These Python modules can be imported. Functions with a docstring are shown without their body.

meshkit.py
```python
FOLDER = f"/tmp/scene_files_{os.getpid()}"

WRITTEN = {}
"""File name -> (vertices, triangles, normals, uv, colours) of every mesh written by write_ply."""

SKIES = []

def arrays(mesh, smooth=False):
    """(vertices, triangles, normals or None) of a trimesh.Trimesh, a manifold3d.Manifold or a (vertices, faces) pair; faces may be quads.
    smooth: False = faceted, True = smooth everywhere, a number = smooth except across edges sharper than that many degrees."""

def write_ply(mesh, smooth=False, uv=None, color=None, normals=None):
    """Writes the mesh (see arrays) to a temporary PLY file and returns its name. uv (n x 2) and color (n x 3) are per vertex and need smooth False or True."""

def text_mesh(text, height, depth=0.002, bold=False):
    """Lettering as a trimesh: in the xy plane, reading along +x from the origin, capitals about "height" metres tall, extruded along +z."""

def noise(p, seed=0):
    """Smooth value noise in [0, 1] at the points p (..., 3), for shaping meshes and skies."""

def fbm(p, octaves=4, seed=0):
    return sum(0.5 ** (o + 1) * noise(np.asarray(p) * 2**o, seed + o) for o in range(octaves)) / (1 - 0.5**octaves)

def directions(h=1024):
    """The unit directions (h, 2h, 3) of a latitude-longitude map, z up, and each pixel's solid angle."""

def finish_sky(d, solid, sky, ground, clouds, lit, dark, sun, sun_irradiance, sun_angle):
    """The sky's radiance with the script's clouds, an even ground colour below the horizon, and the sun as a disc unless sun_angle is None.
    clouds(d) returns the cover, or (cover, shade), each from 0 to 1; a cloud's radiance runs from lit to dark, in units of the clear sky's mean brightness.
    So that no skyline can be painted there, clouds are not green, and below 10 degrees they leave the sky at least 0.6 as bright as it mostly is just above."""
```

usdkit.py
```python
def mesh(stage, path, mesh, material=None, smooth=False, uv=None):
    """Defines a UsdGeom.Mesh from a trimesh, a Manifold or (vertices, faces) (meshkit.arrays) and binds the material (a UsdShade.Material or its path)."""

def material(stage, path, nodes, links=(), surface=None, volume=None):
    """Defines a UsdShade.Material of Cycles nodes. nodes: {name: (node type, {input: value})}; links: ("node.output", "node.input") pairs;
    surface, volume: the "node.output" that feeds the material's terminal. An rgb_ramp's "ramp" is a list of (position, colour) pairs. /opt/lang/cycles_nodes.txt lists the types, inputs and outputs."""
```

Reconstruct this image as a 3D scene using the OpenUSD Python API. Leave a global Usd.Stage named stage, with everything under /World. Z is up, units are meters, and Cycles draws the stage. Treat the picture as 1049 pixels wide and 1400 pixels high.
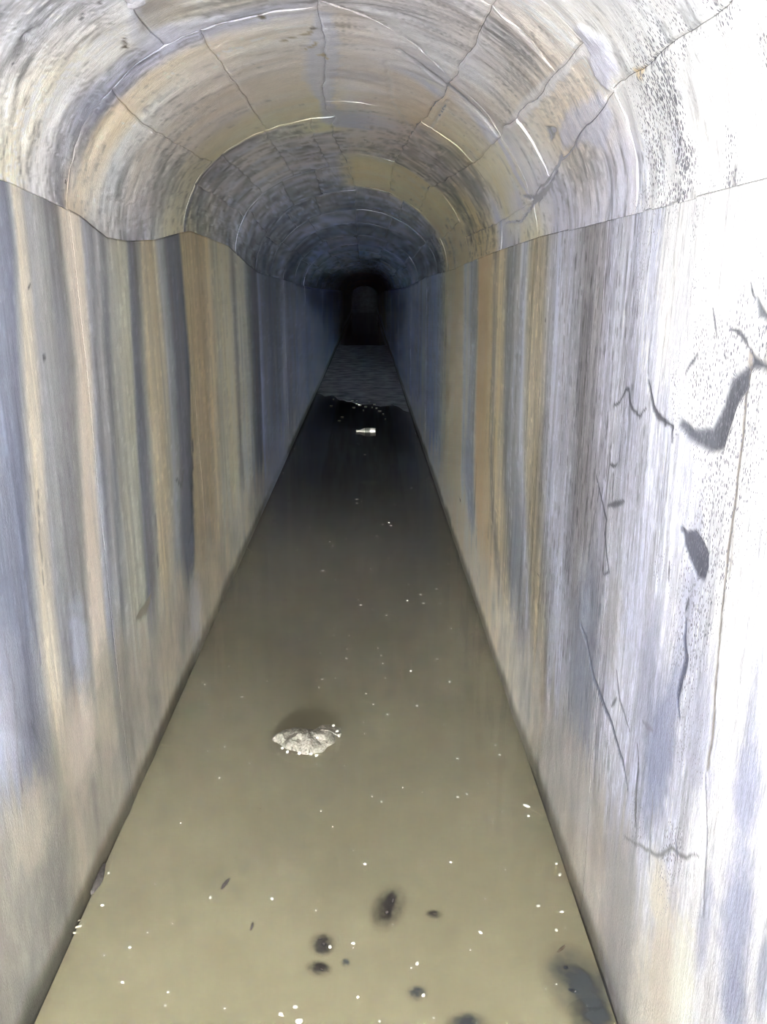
import math, random
import numpy as np
import trimesh, usdkit, meshkit
from meshkit import fbm, noise
from pxr import Usd, UsdGeom, UsdLux, UsdShade, Gf, Sdf, Vt

stage = Usd.Stage.CreateInMemory()
UsdGeom.SetStageUpAxis(stage, UsdGeom.Tokens.z)
UsdGeom.SetStageMetersPerUnit(stage, 1.0)
UsdGeom.Xform.Define(stage, '/World')
UsdGeom.Scope.Define(stage, '/World/Looks')
T = Sdf.ValueTypeNames
rng = random.Random(7)
GREY = False

# ---------------------------------------------------------------- camera (1049 x 1400)
FPX, EYE = 1080.0, 1.5
PITCH = math.atan2(316, FPX)
YAW = math.atan2(501 - 524.5, FPX / math.cos(PITCH))
fwd = np.array([-math.sin(YAW) * math.cos(PITCH), math.cos(YAW) * math.cos(PITCH), -math.sin(PITCH)])
rgt = np.array([math.cos(YAW), math.sin(YAW), 0.0])
upv = np.cross(rgt, fwd)
cam = UsdGeom.Camera.Define(stage, '/World/camera')
cam.CreateHorizontalApertureAttr(36.0)
cam.CreateVerticalApertureAttr(36.0 * 1400 / 1049)
cam.CreateFocalLengthAttr(36.0 * FPX / 1049)
cam.CreateClippingRangeAttr(Gf.Vec2f(0.05, 500))
cam.CreateExposureAttr(0.06)
cam.AddTransformOp().Set(Gf.Matrix4d(*rgt, 0, *upv, 0, *(-fwd), 0, 0, 0, EYE, 1))

# ---------------------------------------------------------------- light: overcast daylight through the open mouth, and the photographer's torch
dome = UsdLux.DomeLight.Define(stage, '/World/sky')
dome.CreateIntensityAttr(165.0)
dome.CreateColorAttr(Gf.Vec3f(0.93, 0.97, 1.0))
torch = UsdLux.SphereLight.Define(stage, '/World/torch')
torch.CreateRadiusAttr(0.012)
torch.CreateIntensityAttr(19000.0)
torch.CreateColorAttr(Gf.Vec3f(1.0, 0.98, 0.95))
torch.AddTranslateOp().Set(Gf.Vec3d(-0.20, -0.02, EYE + 0.03))

# ---------------------------------------------------------------- helpers
used = {}
def numbered(path):
    n = used.get(path, -1) + 1
    used[path] = n
    return path if n == 0 else f'{path}_{n:03d}'

def tag(p, label=None, category=None, group=None, kind=None):
    p = p.GetPrim() if hasattr(p, 'GetPrim') else p
    for k, v in (('label', label), ('category', category), ('group', group), ('kind', kind)):
        if v:
            p.SetCustomDataByKey(k, v)
    return p

def xform(name, loc=(0, 0, 0), rz=0.0):
    x = UsdGeom.Xform.Define(stage, numbered('/World/' + name))
    x.AddTranslateOp().Set(Gf.Vec3d(*map(float, loc)))
    x.AddRotateZOp().Set(float(rz))
    return x

def put(name, mesh, mat, parent=None, smooth=35):
    base = str(parent.GetPath()) if parent else '/World'
    return usdkit.mesh(stage, numbered(base + '/' + name), mesh, mat, smooth=smooth)

def lin(c):
    c = np.asarray(c, float) / 255.0
    return np.where(c <= 0.04045, c / 12.92, ((c + 0.055) / 1.055) ** 2.4)

def M(name, nodes, links, surface='p.BSDF', volume=None):
    return usdkit.material(stage, '/World/Looks/' + name, nodes, links, surface=surface, volume=volume)

# ---------------------------------------------------------------- the tunnel's shape
XL, XR = -0.71, 0.52
XC, HW, RISE, SPRING = -0.095, 0.615, 0.46, 1.63
Y0, Y1 = -7.2, 40.0
def drop(Y):
    return np.interp(Y, [0, 4.4, 6.5, 10.6, 24, 40], [0, 0, -.11, -.23, -.42, -.85])
def spring_left(Y):
    return np.interp(Y, [0, 1.5, 1.7, 1.83, 1.98, 2.11, 2.3, 2.5, 2.84, 3.1, 3.4, 4.3, 4.9, 5.4, 6.5, 10.6, 24, 40],
                     [1.69, 1.69, 1.687, 1.677, 1.665, 1.65, 1.61, 1.61, 1.63, 1.66, 1.69, 1.67, 1.60, 1.55, 1.52, 1.41, 1.22, 0.79])
def spring_right(Y):
    return np.interp(Y, [0, 2.5, 3.5, 4.2, 4.8, 7.1, 10.6, 24, 40], [1.625, 1.623, 1.605, 1.586, 1.565, 1.53, 1.42, 1.22, 0.79])

def wall_at(x, y):
    """The point (Y, z) of the wall that a pixel of the photograph shows."""
    u, v = (np.asarray(x, float) - 524.5) / FPX, (np.asarray(y, float) - 700) / FPX
    d = fwd[:, None] + rgt[:, None] * np.ravel(u) - upv[:, None] * np.ravel(v)
    t = np.where(d[0] < 0, XL / d[0], XR / d[0])
    return t * d[1], EYE + t * d[2]
def water_at(x, y):
    u, v = (x - 524.5) / FPX, (y - 700) / FPX
    d = fwd + rgt * u - upv * v
    return -EYE / d[2] * d[0], -EYE / d[2] * d[1]

def columns(a, b, px=1.7, seams=True):
    """Stations along the tunnel from a to b, closer together near the camera, with the slab's rounded ends."""
    out, y = [], a
    while y < b:
        out.append(y)
        y += 0.25 if y < 0.55 else max(0.0035, px * (y + 0.1) ** 2 / (FPX * 0.6))
    out = np.array(out)
    e = np.array([0.0015, 0.004, 0.008, 0.013])
    out = np.concatenate([out, [b], a + e, b - e]) if seams else np.append(out, b)
    return np.unique(np.round(np.sort(out[(out >= a) & (out <= b)]), 5))

def shell(P, N, depth=0.12, closed=True):
    """A slab: the grid P (ny, ns, 3) is its visible face, N the outward direction into the ground; sides and back are closed."""
    ny, ns = P.shape[:2]
    idx = np.arange(ny * ns).reshape(ny, ns)
    a, b, c, d = idx[:-1, :-1], idx[1:, :-1], idx[1:, 1:], idx[:-1, 1:]
    f = np.concatenate([np.stack([a, b, c], -1).reshape(-1, 3), np.stack([a, c, d], -1).reshape(-1, 3)])
    loop = np.concatenate([idx[:, 0], idx[-1, 1:], idx[-2::-1, -1], idx[0, -2:0:-1]])
    v = P.reshape(-1, 3)
    back = v[loop] + N.reshape(-1, 3)[loop] * depth
    n0, m = len(v), len(loop)
    i = np.arange(m); j = (i + 1) % m
    sides = np.concatenate([np.stack([loop[i], n0 + j, loop[j]], -1), np.stack([loop[i], n0 + i, n0 + j], -1)])
    fan = np.stack([n0 + i, np.full(m, n0 + m), n0 + j], -1)
    V = np.vstack([v, back, back.mean(0, keepdims=True)])
    F = np.vstack([f, sides, fan])
    if not closed:
        V, F, loop = v, f, loop[:0]
    # make the face look into the tunnel
    nrm = np.cross(V[f[0, 1]] - V[f[0, 0]], V[f[0, 2]] - V[f[0, 0]])
    if nrm @ N.reshape(-1, 3)[0] > 0:
        F = F[:, ::-1]
    return V, F, n0, loop

def primvar(m, name, values, kind=T.Color3fArray):
    UsdGeom.PrimvarsAPI(m).CreatePrimvar(name, kind, 'vertex').Set(Vt.Vec3fArray.FromNumpy(np.asarray(values, np.float32)))

def lining(name, parent, Y, S, P, N, tint, mask, closed=True):
    """One slab or stone of the lining with its stain colours and its grain coordinates (along the tunnel, down the wall)."""
    V, F, n0, loop = shell(P, N, 0.12, closed)
    m = usdkit.mesh(stage, numbered(str(parent.GetPath()) + '/' + name), (V, F), LINING, smooth=True)
    def ext(a):
        a = a.reshape(n0, -1)
        return np.vstack([a, a[loop], a[loop].mean(0, keepdims=True)]) if closed else a
    primvar(m, 'tint', ext(tint))
    primvar(m, 'grain', ext(np.stack([Y, S, np.zeros_like(Y)], -1)), T.Vector3fArray)
    primvar(m, 'mask', ext(mask))
    return m

# ---------------------------------------------------------------- materials
LINING = M('lining_stone', {
    'tint': ('attribute', {'attribute': 'tint'}), 'grain': ('attribute', {'attribute': 'grain'}), 'mask': ('attribute', {'attribute': 'mask'}),
    'sep': ('separate_xyz', {}),
    'm1': ('mapping', {'scale': (190.0, 24.0, 1.0)}), 'n1': ('noise_texture', {'scale': 1.0, 'detail': 4.0, 'roughness': 0.6}),
    'm2': ('mapping', {'scale': (420.0, 130.0, 1.0)}), 'n2': ('noise_texture', {'scale': 1.0, 'detail': 3.0}),
    'c1': ('math', {'math_type': 'subtract', 'value2': 0.5}), 'r1': ('math', {'math_type': 'multiply_add', 'value3': 1.0}),
    'r2': ('map_range', {'from_min': 0.3, 'from_max': 0.7, 'to_min': 0.93, 'to_max': 1.07}),
    'f': ('math', {'math_type': 'multiply'}),
    'col': ('vector_math', {'math_type': 'scale'}),
    'mv': ('mapping', {'scale': (230.0, 110.0, 1.0)}),
    'vor': ('voronoi_texture', {'scale': 1.0, 'feature': 'f1', 'randomness': 1.0}),
    'vt': ('math', {'math_type': 'subtract'}), 'vm': ('map_range', {'from_min': 0.0, 'from_max': 0.10, 'to_min': 0.0, 'to_max': 1.0, 'clamp': True}),
    'pit': ('mix_color', {'b': (0.22, 0.22, 0.25)}),
    'h': ('math', {'math_type': 'multiply_add', 'value2': 0.55}),
    'bump': ('bump', {'strength': 0.4, 'distance': 0.003}),
    'p': ('principled_bsdf', {'roughness': 0.62, 'specular_ior_level': 0.35}),
}, [('grain.vector', 'm1.vector'), ('m1.vector', 'n1.vector'), ('grain.vector', 'm2.vector'), ('m2.vector', 'n2.vector'),
    ('n1.fac', 'c1.value1'), ('c1.value', 'r1.value1'), ('sep.y', 'r1.value2'), ('n2.fac', 'r2.value'), ('r1.value', 'f.value1'), ('r2.result', 'f.value2'),
    ('tint.color', 'col.vector1'), ('f.value', 'col.scale'),
    ('grain.vector', 'mv.vector'), ('mv.vector', 'vor.vector'), ('mask.vector', 'sep.vector'),
    ('sep.x', 'vt.value1'), ('vor.distance', 'vt.value2'), ('vt.value', 'vm.value'),
    ('col.vector', 'pit.a'), ('vm.result', 'pit.fac'), ('pit.result', 'p.base_color'),
    ('n2.fac', 'h.value1'), ('n1.fac', 'h.value3'), ('h.value', 'bump.height'), ('bump.normal', 'p.normal')])
MUD = M('mud_bed', {'g': ('geometry', {}), 'n': ('noise_texture', {'scale': 9.0, 'detail': 5.0}),
                    'r': ('rgb_ramp', {'ramp': [(0.3, (0.26, 0.23, 0.15)), (0.7, (0.36, 0.32, 0.22))]}),
                    'p': ('principled_bsdf', {'roughness': 0.9})},
        [('g.position', 'n.vector'), ('n.fac', 'r.fac'), ('r.color', 'p.base_color')])
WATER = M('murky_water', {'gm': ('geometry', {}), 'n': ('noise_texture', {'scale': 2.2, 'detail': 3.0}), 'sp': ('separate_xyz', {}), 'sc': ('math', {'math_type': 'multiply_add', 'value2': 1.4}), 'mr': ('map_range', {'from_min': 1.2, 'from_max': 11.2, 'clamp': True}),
                          'r': ('rgb_ramp', {'ramp': [(0.0, (0.36, 0.33, 0.21)), (0.09, (0.335, 0.303, 0.195)), (0.17, (0.28, 0.255, 0.173)), (0.28, (0.215, 0.197, 0.145)), (0.45, (0.20, 0.19, 0.16)), (0.62, (0.12, 0.12, 0.12)), (1.0, (0.05, 0.055, 0.06))]}),  # darkens down the tunnel: light falloff put into the water's colour
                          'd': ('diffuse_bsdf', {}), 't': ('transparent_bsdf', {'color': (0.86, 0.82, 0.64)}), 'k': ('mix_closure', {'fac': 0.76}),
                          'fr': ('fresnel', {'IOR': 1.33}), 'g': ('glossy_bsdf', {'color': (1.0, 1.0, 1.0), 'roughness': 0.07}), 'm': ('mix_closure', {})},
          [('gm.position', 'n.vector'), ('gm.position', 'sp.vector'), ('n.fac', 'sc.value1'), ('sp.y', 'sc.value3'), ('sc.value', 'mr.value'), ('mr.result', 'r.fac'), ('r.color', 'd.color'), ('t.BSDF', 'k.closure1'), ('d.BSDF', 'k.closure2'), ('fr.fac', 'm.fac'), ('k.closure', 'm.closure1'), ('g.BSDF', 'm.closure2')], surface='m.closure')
def plain(name, colour, rough=0.7, vary=0.25, scale=60.0, **kw):
    c = np.array(colour)
    return M(name, {'tc': ('geometry', {}), 'n': ('noise_texture', {'scale': scale, 'detail': 4.0}), 'r': ('rgb_ramp', {'ramp': [(0.3, tuple(c * (1 - vary))), (0.7, tuple(np.minimum(c * (1 + vary), 0.9)))]}),
                    'b': ('bump', {'strength': 0.4, 'distance': 0.003}), 'p': ('principled_bsdf', {'roughness': rough, **kw})},
             [('tc.position', 'n.vector'), ('n.fac', 'r.fac'), ('r.color', 'p.base_color'), ('n.fac', 'b.height'), ('b.normal', 'p.normal')])
SLATE_UNLIT = plain('slate_and_unlit_end', (0.035, 0.038, 0.045), 0.98, 0.3, 6.0)  # also paints the end wall near-black, where no light should reach
ROCK = plain('pale_rubble', (0.205, 0.19, 0.148), 0.95, 0.45, 130.0)
FLAKE = plain('lime_flake', (0.86, 0.84, 0.72), 0.6, 0.06, 300.0)
SILT = plain('grey_silt', (0.24, 0.25, 0.28), 0.9, 0.5, 5.0)
PLASTIC = plain('pale_plastic', (0.55, 0.53, 0.43), 0.22, 0.08, 40.0, specular_ior_level=1.0)
BAND = plain('dark_band', (0.16, 0.16, 0.13), 0.5, 0.2, 60.0)
LEAF = plain('wet_dark_leaf', (0.075, 0.065, 0.058), 0.95, 0.4, 80.0)
TWIG = plain('wet_brown_twig', (0.13, 0.10, 0.065), 0.6, 0.3, 90.0)
STRAW = plain('pale_straw', (0.62, 0.58, 0.45), 0.7, 0.15, 90.0)
MORTAR = plain('pale_mortar', (0.62, 0.62, 0.68), 0.85, 0.25, 90.0)
def soft(name, colour, most):
    """Loose silt that thins out towards its outline."""
    return M(name, {'a': ('attribute', {'attribute': 'cover'}), 'k': ('math', {'math_type': 'multiply', 'value2': most}),
                    't': ('transparent_bsdf', {}), 'd': ('diffuse_bsdf', {'color': colour}), 'm': ('mix_closure', {})},
             [('a.fac', 'k.value1'), ('k.value', 'm.fac'), ('t.BSDF', 'm.closure1'), ('d.BSDF', 'm.closure2')], surface='m.closure')
SOOTY = soft('loose_black_silt', (0.05, 0.046, 0.046), 0.80)
BLUEGREY = soft('loose_blue_grey_silt', (0.075, 0.083, 0.088), 0.88)

# ---------------------------------------------------------------- stain colours
# Colours are given as they look in the photograph and divided by the daylight that falls there, leaving the far darkness and near right glare painted in.
def light_at(Y):
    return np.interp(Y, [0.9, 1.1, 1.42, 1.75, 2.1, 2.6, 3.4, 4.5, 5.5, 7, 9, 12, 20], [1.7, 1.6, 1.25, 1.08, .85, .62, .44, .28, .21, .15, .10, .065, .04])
def on_wall(side, Y):
    return np.interp(Y, [1.2, 1.5, 2.0, 2.5, 3.4, 5], [.80, .90, .96, .86, .60, .52]) if side > 0 else np.interp(Y, [2.0, 2.5, 3.4, 4.2, 6], [.74, .84, .88, .58, .80])
def on_vault(Y, A):
    near = 1 + (0.06 * smooth(A, 95, 130) - 0.30 * (1 - smooth(A, 40, 70))) * (1 - smooth(Y, 1.6, 2.0))  # near right is raised to paint the glare on its crust
    c = np.clip(np.sin(np.radians(np.clip(A, 0, 180))), 0, 1) ** 2
    rt = 1 - 0.24 * (1 - smooth(A, 80, 100)) * (1 - smooth(Y, 2.8, 3.4)) - 0.15 * (1 - smooth(A, 80, 100)) * smooth(Y, 4.0, 4.4) * (1 - smooth(Y, 5.2, 6))
    return (1 - 0.32 * c * smooth(Y, 1.9, 2.4)) * np.interp(Y, [1.5, 2.0, 2.5, 3.4, 5], [.98, .86, .74, .72, .95]) * near * rt
def stone_colour(seen, Y, k=1.0):
    seen = np.asarray(seen, float)
    grey = seen.mean(-1, keepdims=True)
    seen = np.clip(grey + 0.74 * (seen - grey), 0, 255)
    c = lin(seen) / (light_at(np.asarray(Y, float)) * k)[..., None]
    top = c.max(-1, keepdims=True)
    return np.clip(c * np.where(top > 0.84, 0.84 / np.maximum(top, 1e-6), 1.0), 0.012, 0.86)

def stretch(Y):
    """A coordinate along the tunnel in which the grain grows coarser with depth."""
    return np.where(Y < 1.2, Y / 0.6, np.where(Y < 8, 2 + 2 * np.log(np.maximum(Y, 1.2) / 1.2), 2 + 2 * np.log(8 / 1.2) + (Y - 8) / 4))

def smooth(x, a, b):
    t = np.clip((x - a) / (b - a), 0, 1)
    return t * t * (3 - 2 * t)

def vault_at(x, y):
    """(Y, angle) of the vault that a pixel of the photograph shows."""
    x, y = np.ravel(x), np.ravel(y)
    out = []
    for px, py in zip(x, y):
        d = fwd + rgt * ((px - 524.5) / FPX) - upv * ((py - 700) / FPX)
        t = np.geomspace(0.3, 40, 6000)
        P = t[:, None] * d
        zz = P[:, 2] + EYE - SPRING - drop(P[:, 1])
        i = np.argmax(((P[:, 0] - XC) / HW) ** 2 + (np.maximum(zz, -0.2) / RISE) ** 2 > 1)
        out.append((P[i, 1], np.degrees(np.arctan2(zz[i] / RISE, (P[i, 0] - XC) / HW))))
    return np.array(out).T

def seg_dist(Y, S, pts):
    """Distance to a polyline, and where along it (0 to 1) the nearest point lies."""
    best, where = np.full(Y.shape, 9.0), np.zeros(Y.shape)
    n = len(pts) - 1
    for i in range(n):
        a, b = pts[i], pts[i + 1]
        ab = b - a
        t = np.clip(((Y - a[0]) * ab[0] + (S - a[1]) * ab[1]) / max(ab @ ab, 1e-12), 0, 1)
        d = np.hypot(Y - a[0] - t * ab[0], S - a[1] - t * ab[1])
        m = d < best
        best = np.where(m, d, best)
        where = np.where(m, (i + t) / n, where)
    return best, where

def poly_sd(Y, S, pts):
    """Signed distance to a closed outline, negative inside."""
    d, _ = seg_dist(Y, S, np.vstack([pts, pts[:1]]))
    inside = np.zeros(Y.shape, bool)
    for (x0, y0), (x1, y1) in zip(pts, np.roll(pts, -1, 0)):
        c = ((y0 > S) != (y1 > S)) & (Y < (x1 - x0) * (S - y0) / (y1 - y0 + 1e-12) + x0)
        inside ^= c
    return np.where(inside, -d, d)

MARKS = {'L': [], 'R': [], 'V': []}
def to_surface(side, pts):
    x, y = np.array(pts, float).T
    if side == 'V':
        Y, A = vault_at(x, y)
        return np.stack([Y, np.radians(A) * 0.54], 1)
    return np.stack(wall_at(x, y), 1)
def crack(side, pts, width=0.004, colour=(70, 70, 82), depth=0.0, amount=0.9, taper=True):
    depth = float(np.clip(depth, -0.001, 0.002)) if side != 'V' else float(np.clip(depth, -0.0015, 0.005))
    p = to_surface(side, pts)
    MARKS[side].append(('line', p, width, colour, depth, amount, taper))
def patch(side, pts, colour, soft=0.006, depth=0.0, amount=0.9, ragged=0.008):
    MARKS[side].append(('poly', to_surface(side, pts), soft, colour, depth, amount, ragged))
def blot(side, x, y, rx, ry, colour, amount=0.7, ragged=0.5):
    c, e, f = to_surface(side, [(x, y), (x + rx, y), (x, y + ry)])
    MARKS[side].append(('blot', c, np.linalg.norm(e - c), colour, np.linalg.norm(f - c), amount, ragged))

def marks(side, Y, S, tint, out):
    """Lays cracks, flaked patches and blots on a surface: their colour into tint, their depth into out."""
    for kind, p, w, col, dep, amt, ex in MARKS[side]:
        q = np.atleast_2d(p)
        r = 3 * max(w, dep if kind == 'blot' else 0) + 0.05
        sel = (Y > q[:, 0].min() - r) & (Y < q[:, 0].max() + r) & (S > q[:, 1].min() - r) & (S < q[:, 1].max() + r)
        if not sel.any():
            continue
        y, s = Y[sel], S[sel]
        wob = fbm(np.stack([y * 45, s * 45, 0 * y + w * 100], -1), 3, 21) - 0.5
        if kind == 'line':
            wob2 = fbm(np.stack([y * 25, s * 25, 0 * y], -1), 3, 33) - 0.5
            d, t = seg_dist(y + 0.010 * wob2, s + 0.010 * wob, p)
            ww = w * (0.55 + 0.9 * np.sin(np.pi * np.clip(t, 0.03, 0.97)) if ex else 1.0) * (1 + 0.7 * wob)
            k = 1 - smooth(d, ww * 0.35, ww * 0.8 + 0.0012)
        elif kind == 'poly':
            d = poly_sd(y, s, p) + 2 * ex * wob
            k = 1 - smooth(d, -w, w)
        else:
            d = np.hypot((y - p[0]) / w, (s - p[1]) / max(dep, 1e-3)) + 1.3 * ex * wob
            k = 1 - smooth(d, 0.35, 1.25)
        a = (k * amt)[:, None]
        tint[sel] = tint[sel] * (1 - a) + stone_colour(np.broadcast_to(np.array(col, float), y.shape + (3,)), y, on_vault(y, np.degrees(s / 0.54)) if side == 'V' else on_wall(1 if side == 'R' else -1, y)) * a
        if kind != 'blot' and dep:
            out[sel] += dep * k

# the walls' stripes: where each passes at four heights of the photograph, and its colour
ROWS_L = (330, 500, 700, 900)
STRIPES_L = [
    ((-60, -50, -42, -30), (150, 158, 182)), ((-20, -14, -8, -2), (140, 148, 172)), ((4, 11, 12, 14), (128, 135, 158)), ((15, 24, 33, 38), (114, 120, 142)), ((21, 29, 42, 52), (150, 152, 158)),
    ((27, 38, 52, 66), (205, 194, 172)), ((36, 50, 62, 80), (192, 184, 168)), ((42, 57, 70, 88), (152, 154, 160)), ((53, 68, 80, 96), (150, 152, 154)),
    ((64, 78, 87, 100), (132, 132, 134)), ((75, 90, 97, 107), (118, 118, 120)), ((82, 98, 108, 122), (128, 125, 120)),
    ((88, 106, 116, 130), (196, 184, 166)), ((98, 112, 122, 136), (206, 192, 174)), ((108, 120, 131, 146), (190, 180, 165)), ((115, 126, 138, 150), (150, 153, 162)), ((122, 131, 145, 156), (116, 118, 128)),
    ((131, 139, 153, 163), (150, 152, 154)), ((139, 149, 160, 169), (116, 118, 124)), ((147, 156, 168, 178), (148, 150, 144)), ((158, 168, 180, 191), (152, 152, 140)), ((169, 180, 191, 204), (148, 148, 134)),
    ((173, 184, 197, 208), (96, 98, 108)), ((182, 191, 206, 213), (92, 94, 100)), ((188, 196, 211, 218), (118, 118, 116)),
    ((193, 203, 216, 224), (160, 151, 128)), ((205, 218, 226, 232), (152, 140, 114)), ((211, 226, 234, 238), (148, 144, 130)), ((216, 231, 240, 245), (128, 132, 138)), ((222, 237, 245, 250), (112, 116, 124)),
    ((227, 242, 249, 253), (80, 83, 94)), ((244, 258, 263, 267), (70, 74, 86)), ((247, 260, 265, 269), (136, 124, 96)), ((258, 268, 274, 279), (132, 119, 92)), ((266, 273, 280, 285), (122, 110, 88)),
    ((274, 281, 288, 293), (120, 107, 84)), ((283, 291, 298, 302), (140, 130, 108)), ((291, 299, 307, 310), (112, 111, 100)), ((303, 311, 318, 322), (118, 115, 100)), ((312, 320, 328, 331), (112, 110, 98)),
    ((316, 325, 332, 334), (74, 74, 72)), ((321, 329, 336, 338), (104, 105, 100)), ((331, 339, 345, 348), (102, 105, 103)), ((336, 344, 351, 353), (70, 74, 78)), ((341, 349, 356, 358), (46, 50, 62)),
    ((347, 355, 362, 364), (42, 46, 60)), ((351, 358, 365, 367), (80, 86, 104)), ((354, 361, 368, 370), (62, 66, 80)), ((368, 373, 378, 380), (52, 56, 70)), ((380, 384, 388, 390), (54, 58, 70)), ((386, 390, 394, 396), (84, 88, 98)),
    ((391, 395, 399, 401), (56, 60, 72)), ((408, 411, 413, 415), (58, 62, 74)), ((424, 426, 428, 430), (48, 54, 68)), ((440, 442, 443, 444), (60, 68, 84)), ((452, 453, 454, 455), (44, 52, 68)), ((464, 464, 464, 464), (30, 34, 44)), ((470, 470, 470, 470), (8, 8, 10)), ((485, 485, 485, 485), (8, 8, 10))]  # the last near-black stripes paint the unlit far end
ROWS_R = (360, 500, 650, 900)
STRIPES_R = [
    ((520, 520, 520, 520), (8, 8, 10)), ((526, 526, 526, 526), (12, 13, 16)), ((533, 533, 533, 533), (34, 38, 48)), ((550, 550, 550, 551), (50, 54, 66)), ((565, 565, 565, 567), (46, 50, 62)), ((577, 575, 574, 576), (48, 52, 64)), ((581, 579, 577, 579), (84, 90, 100)), ((584, 582, 580, 582), (48, 52, 64)),  # the first near-black stripes paint the dark where no light reaches
    ((594, 592, 591, 595), (60, 68, 84)), ((603, 601, 599, 604), (66, 70, 76)), ((610, 608, 606, 612), (92, 90, 80)), ((618, 616, 614, 620), (122, 116, 98)), ((628, 625, 622, 629), (156, 146, 124)), ((634, 632, 629, 637), (146, 138, 120)),
    ((637, 635, 632, 640), (92, 96, 100)), ((640, 638, 635, 643), (158, 160, 158)), ((644, 642, 638, 646), (88, 92, 98)), ((652, 650, 646, 656), (92, 96, 100)),
    ((656, 654, 651, 663), (146, 126, 96)), ((665, 663, 660, 674), (154, 135, 104)), ((674, 672, 669, 684), (138, 125, 98)), ((678, 676, 673, 688), (104, 96, 82)), ((684, 682, 679, 694), (150, 138, 110)), ((692, 690, 687, 700), (136, 128, 108)),
    ((696, 694, 692, 704), (98, 98, 98)), ((703, 700, 697, 710), (110, 113, 120)), ((711, 708, 706, 718), (126, 127, 130)), ((719, 716, 713, 724), (158, 162, 174)), ((724, 721, 717, 728), (142, 140, 132)),
    ((731, 727, 722, 733), (152, 141, 116)), ((739, 735, 730, 740), (150, 138, 112)), ((746, 742, 737, 746), (136, 131, 122)), ((753, 749, 744, 752), (148, 149, 158)), ((764, 759, 754, 762), (170, 173, 190)),
    ((784, 779, 774, 780), (160, 161, 174)), ((798, 793, 788, 794), (150, 147, 150)), ((810, 805, 800, 806), (146, 142, 144)), ((822, 817, 812, 820), (164, 162, 170)), ((834, 829, 824, 832), (178, 178, 196)),
    ((848, 843, 838, 848), (212, 214, 228)), ((856, 852, 848, 856), (190, 192, 208)), ((870, 868, 872, 880), (186, 188, 206)), ((884, 884, 915, 920), (224, 226, 238)), ((896, 898, 950, 950), (214, 217, 232)), ((906, 912, 985, 990), (255, 255, 255)), ((1300, 1300, 1300, 1300), (255, 255, 255))]  # the white end stripes paint glare over the pale crust
def stripe_table(rows, stripes):
    Z = np.linspace(-0.4, 1.8, 45)
    out = np.zeros((len(Z), len(stripes)))
    for j, (xs, _) in enumerate(stripes):
        Y, z = wall_at(np.array(xs, float), np.array(rows, float))
        o = np.argsort(z)
        out[:, j] = np.interp(Z, z[o], Y[o])
    out = np.maximum.accumulate(out, 1) if out[0, -1] > out[0, 0] else np.minimum.accumulate(out, 1)
    return Z, out, np.array([c for _, c in stripes], float)
TABLE = {-1: stripe_table(ROWS_L, STRIPES_L), 1: stripe_table(ROWS_R, STRIPES_R)}

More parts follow.
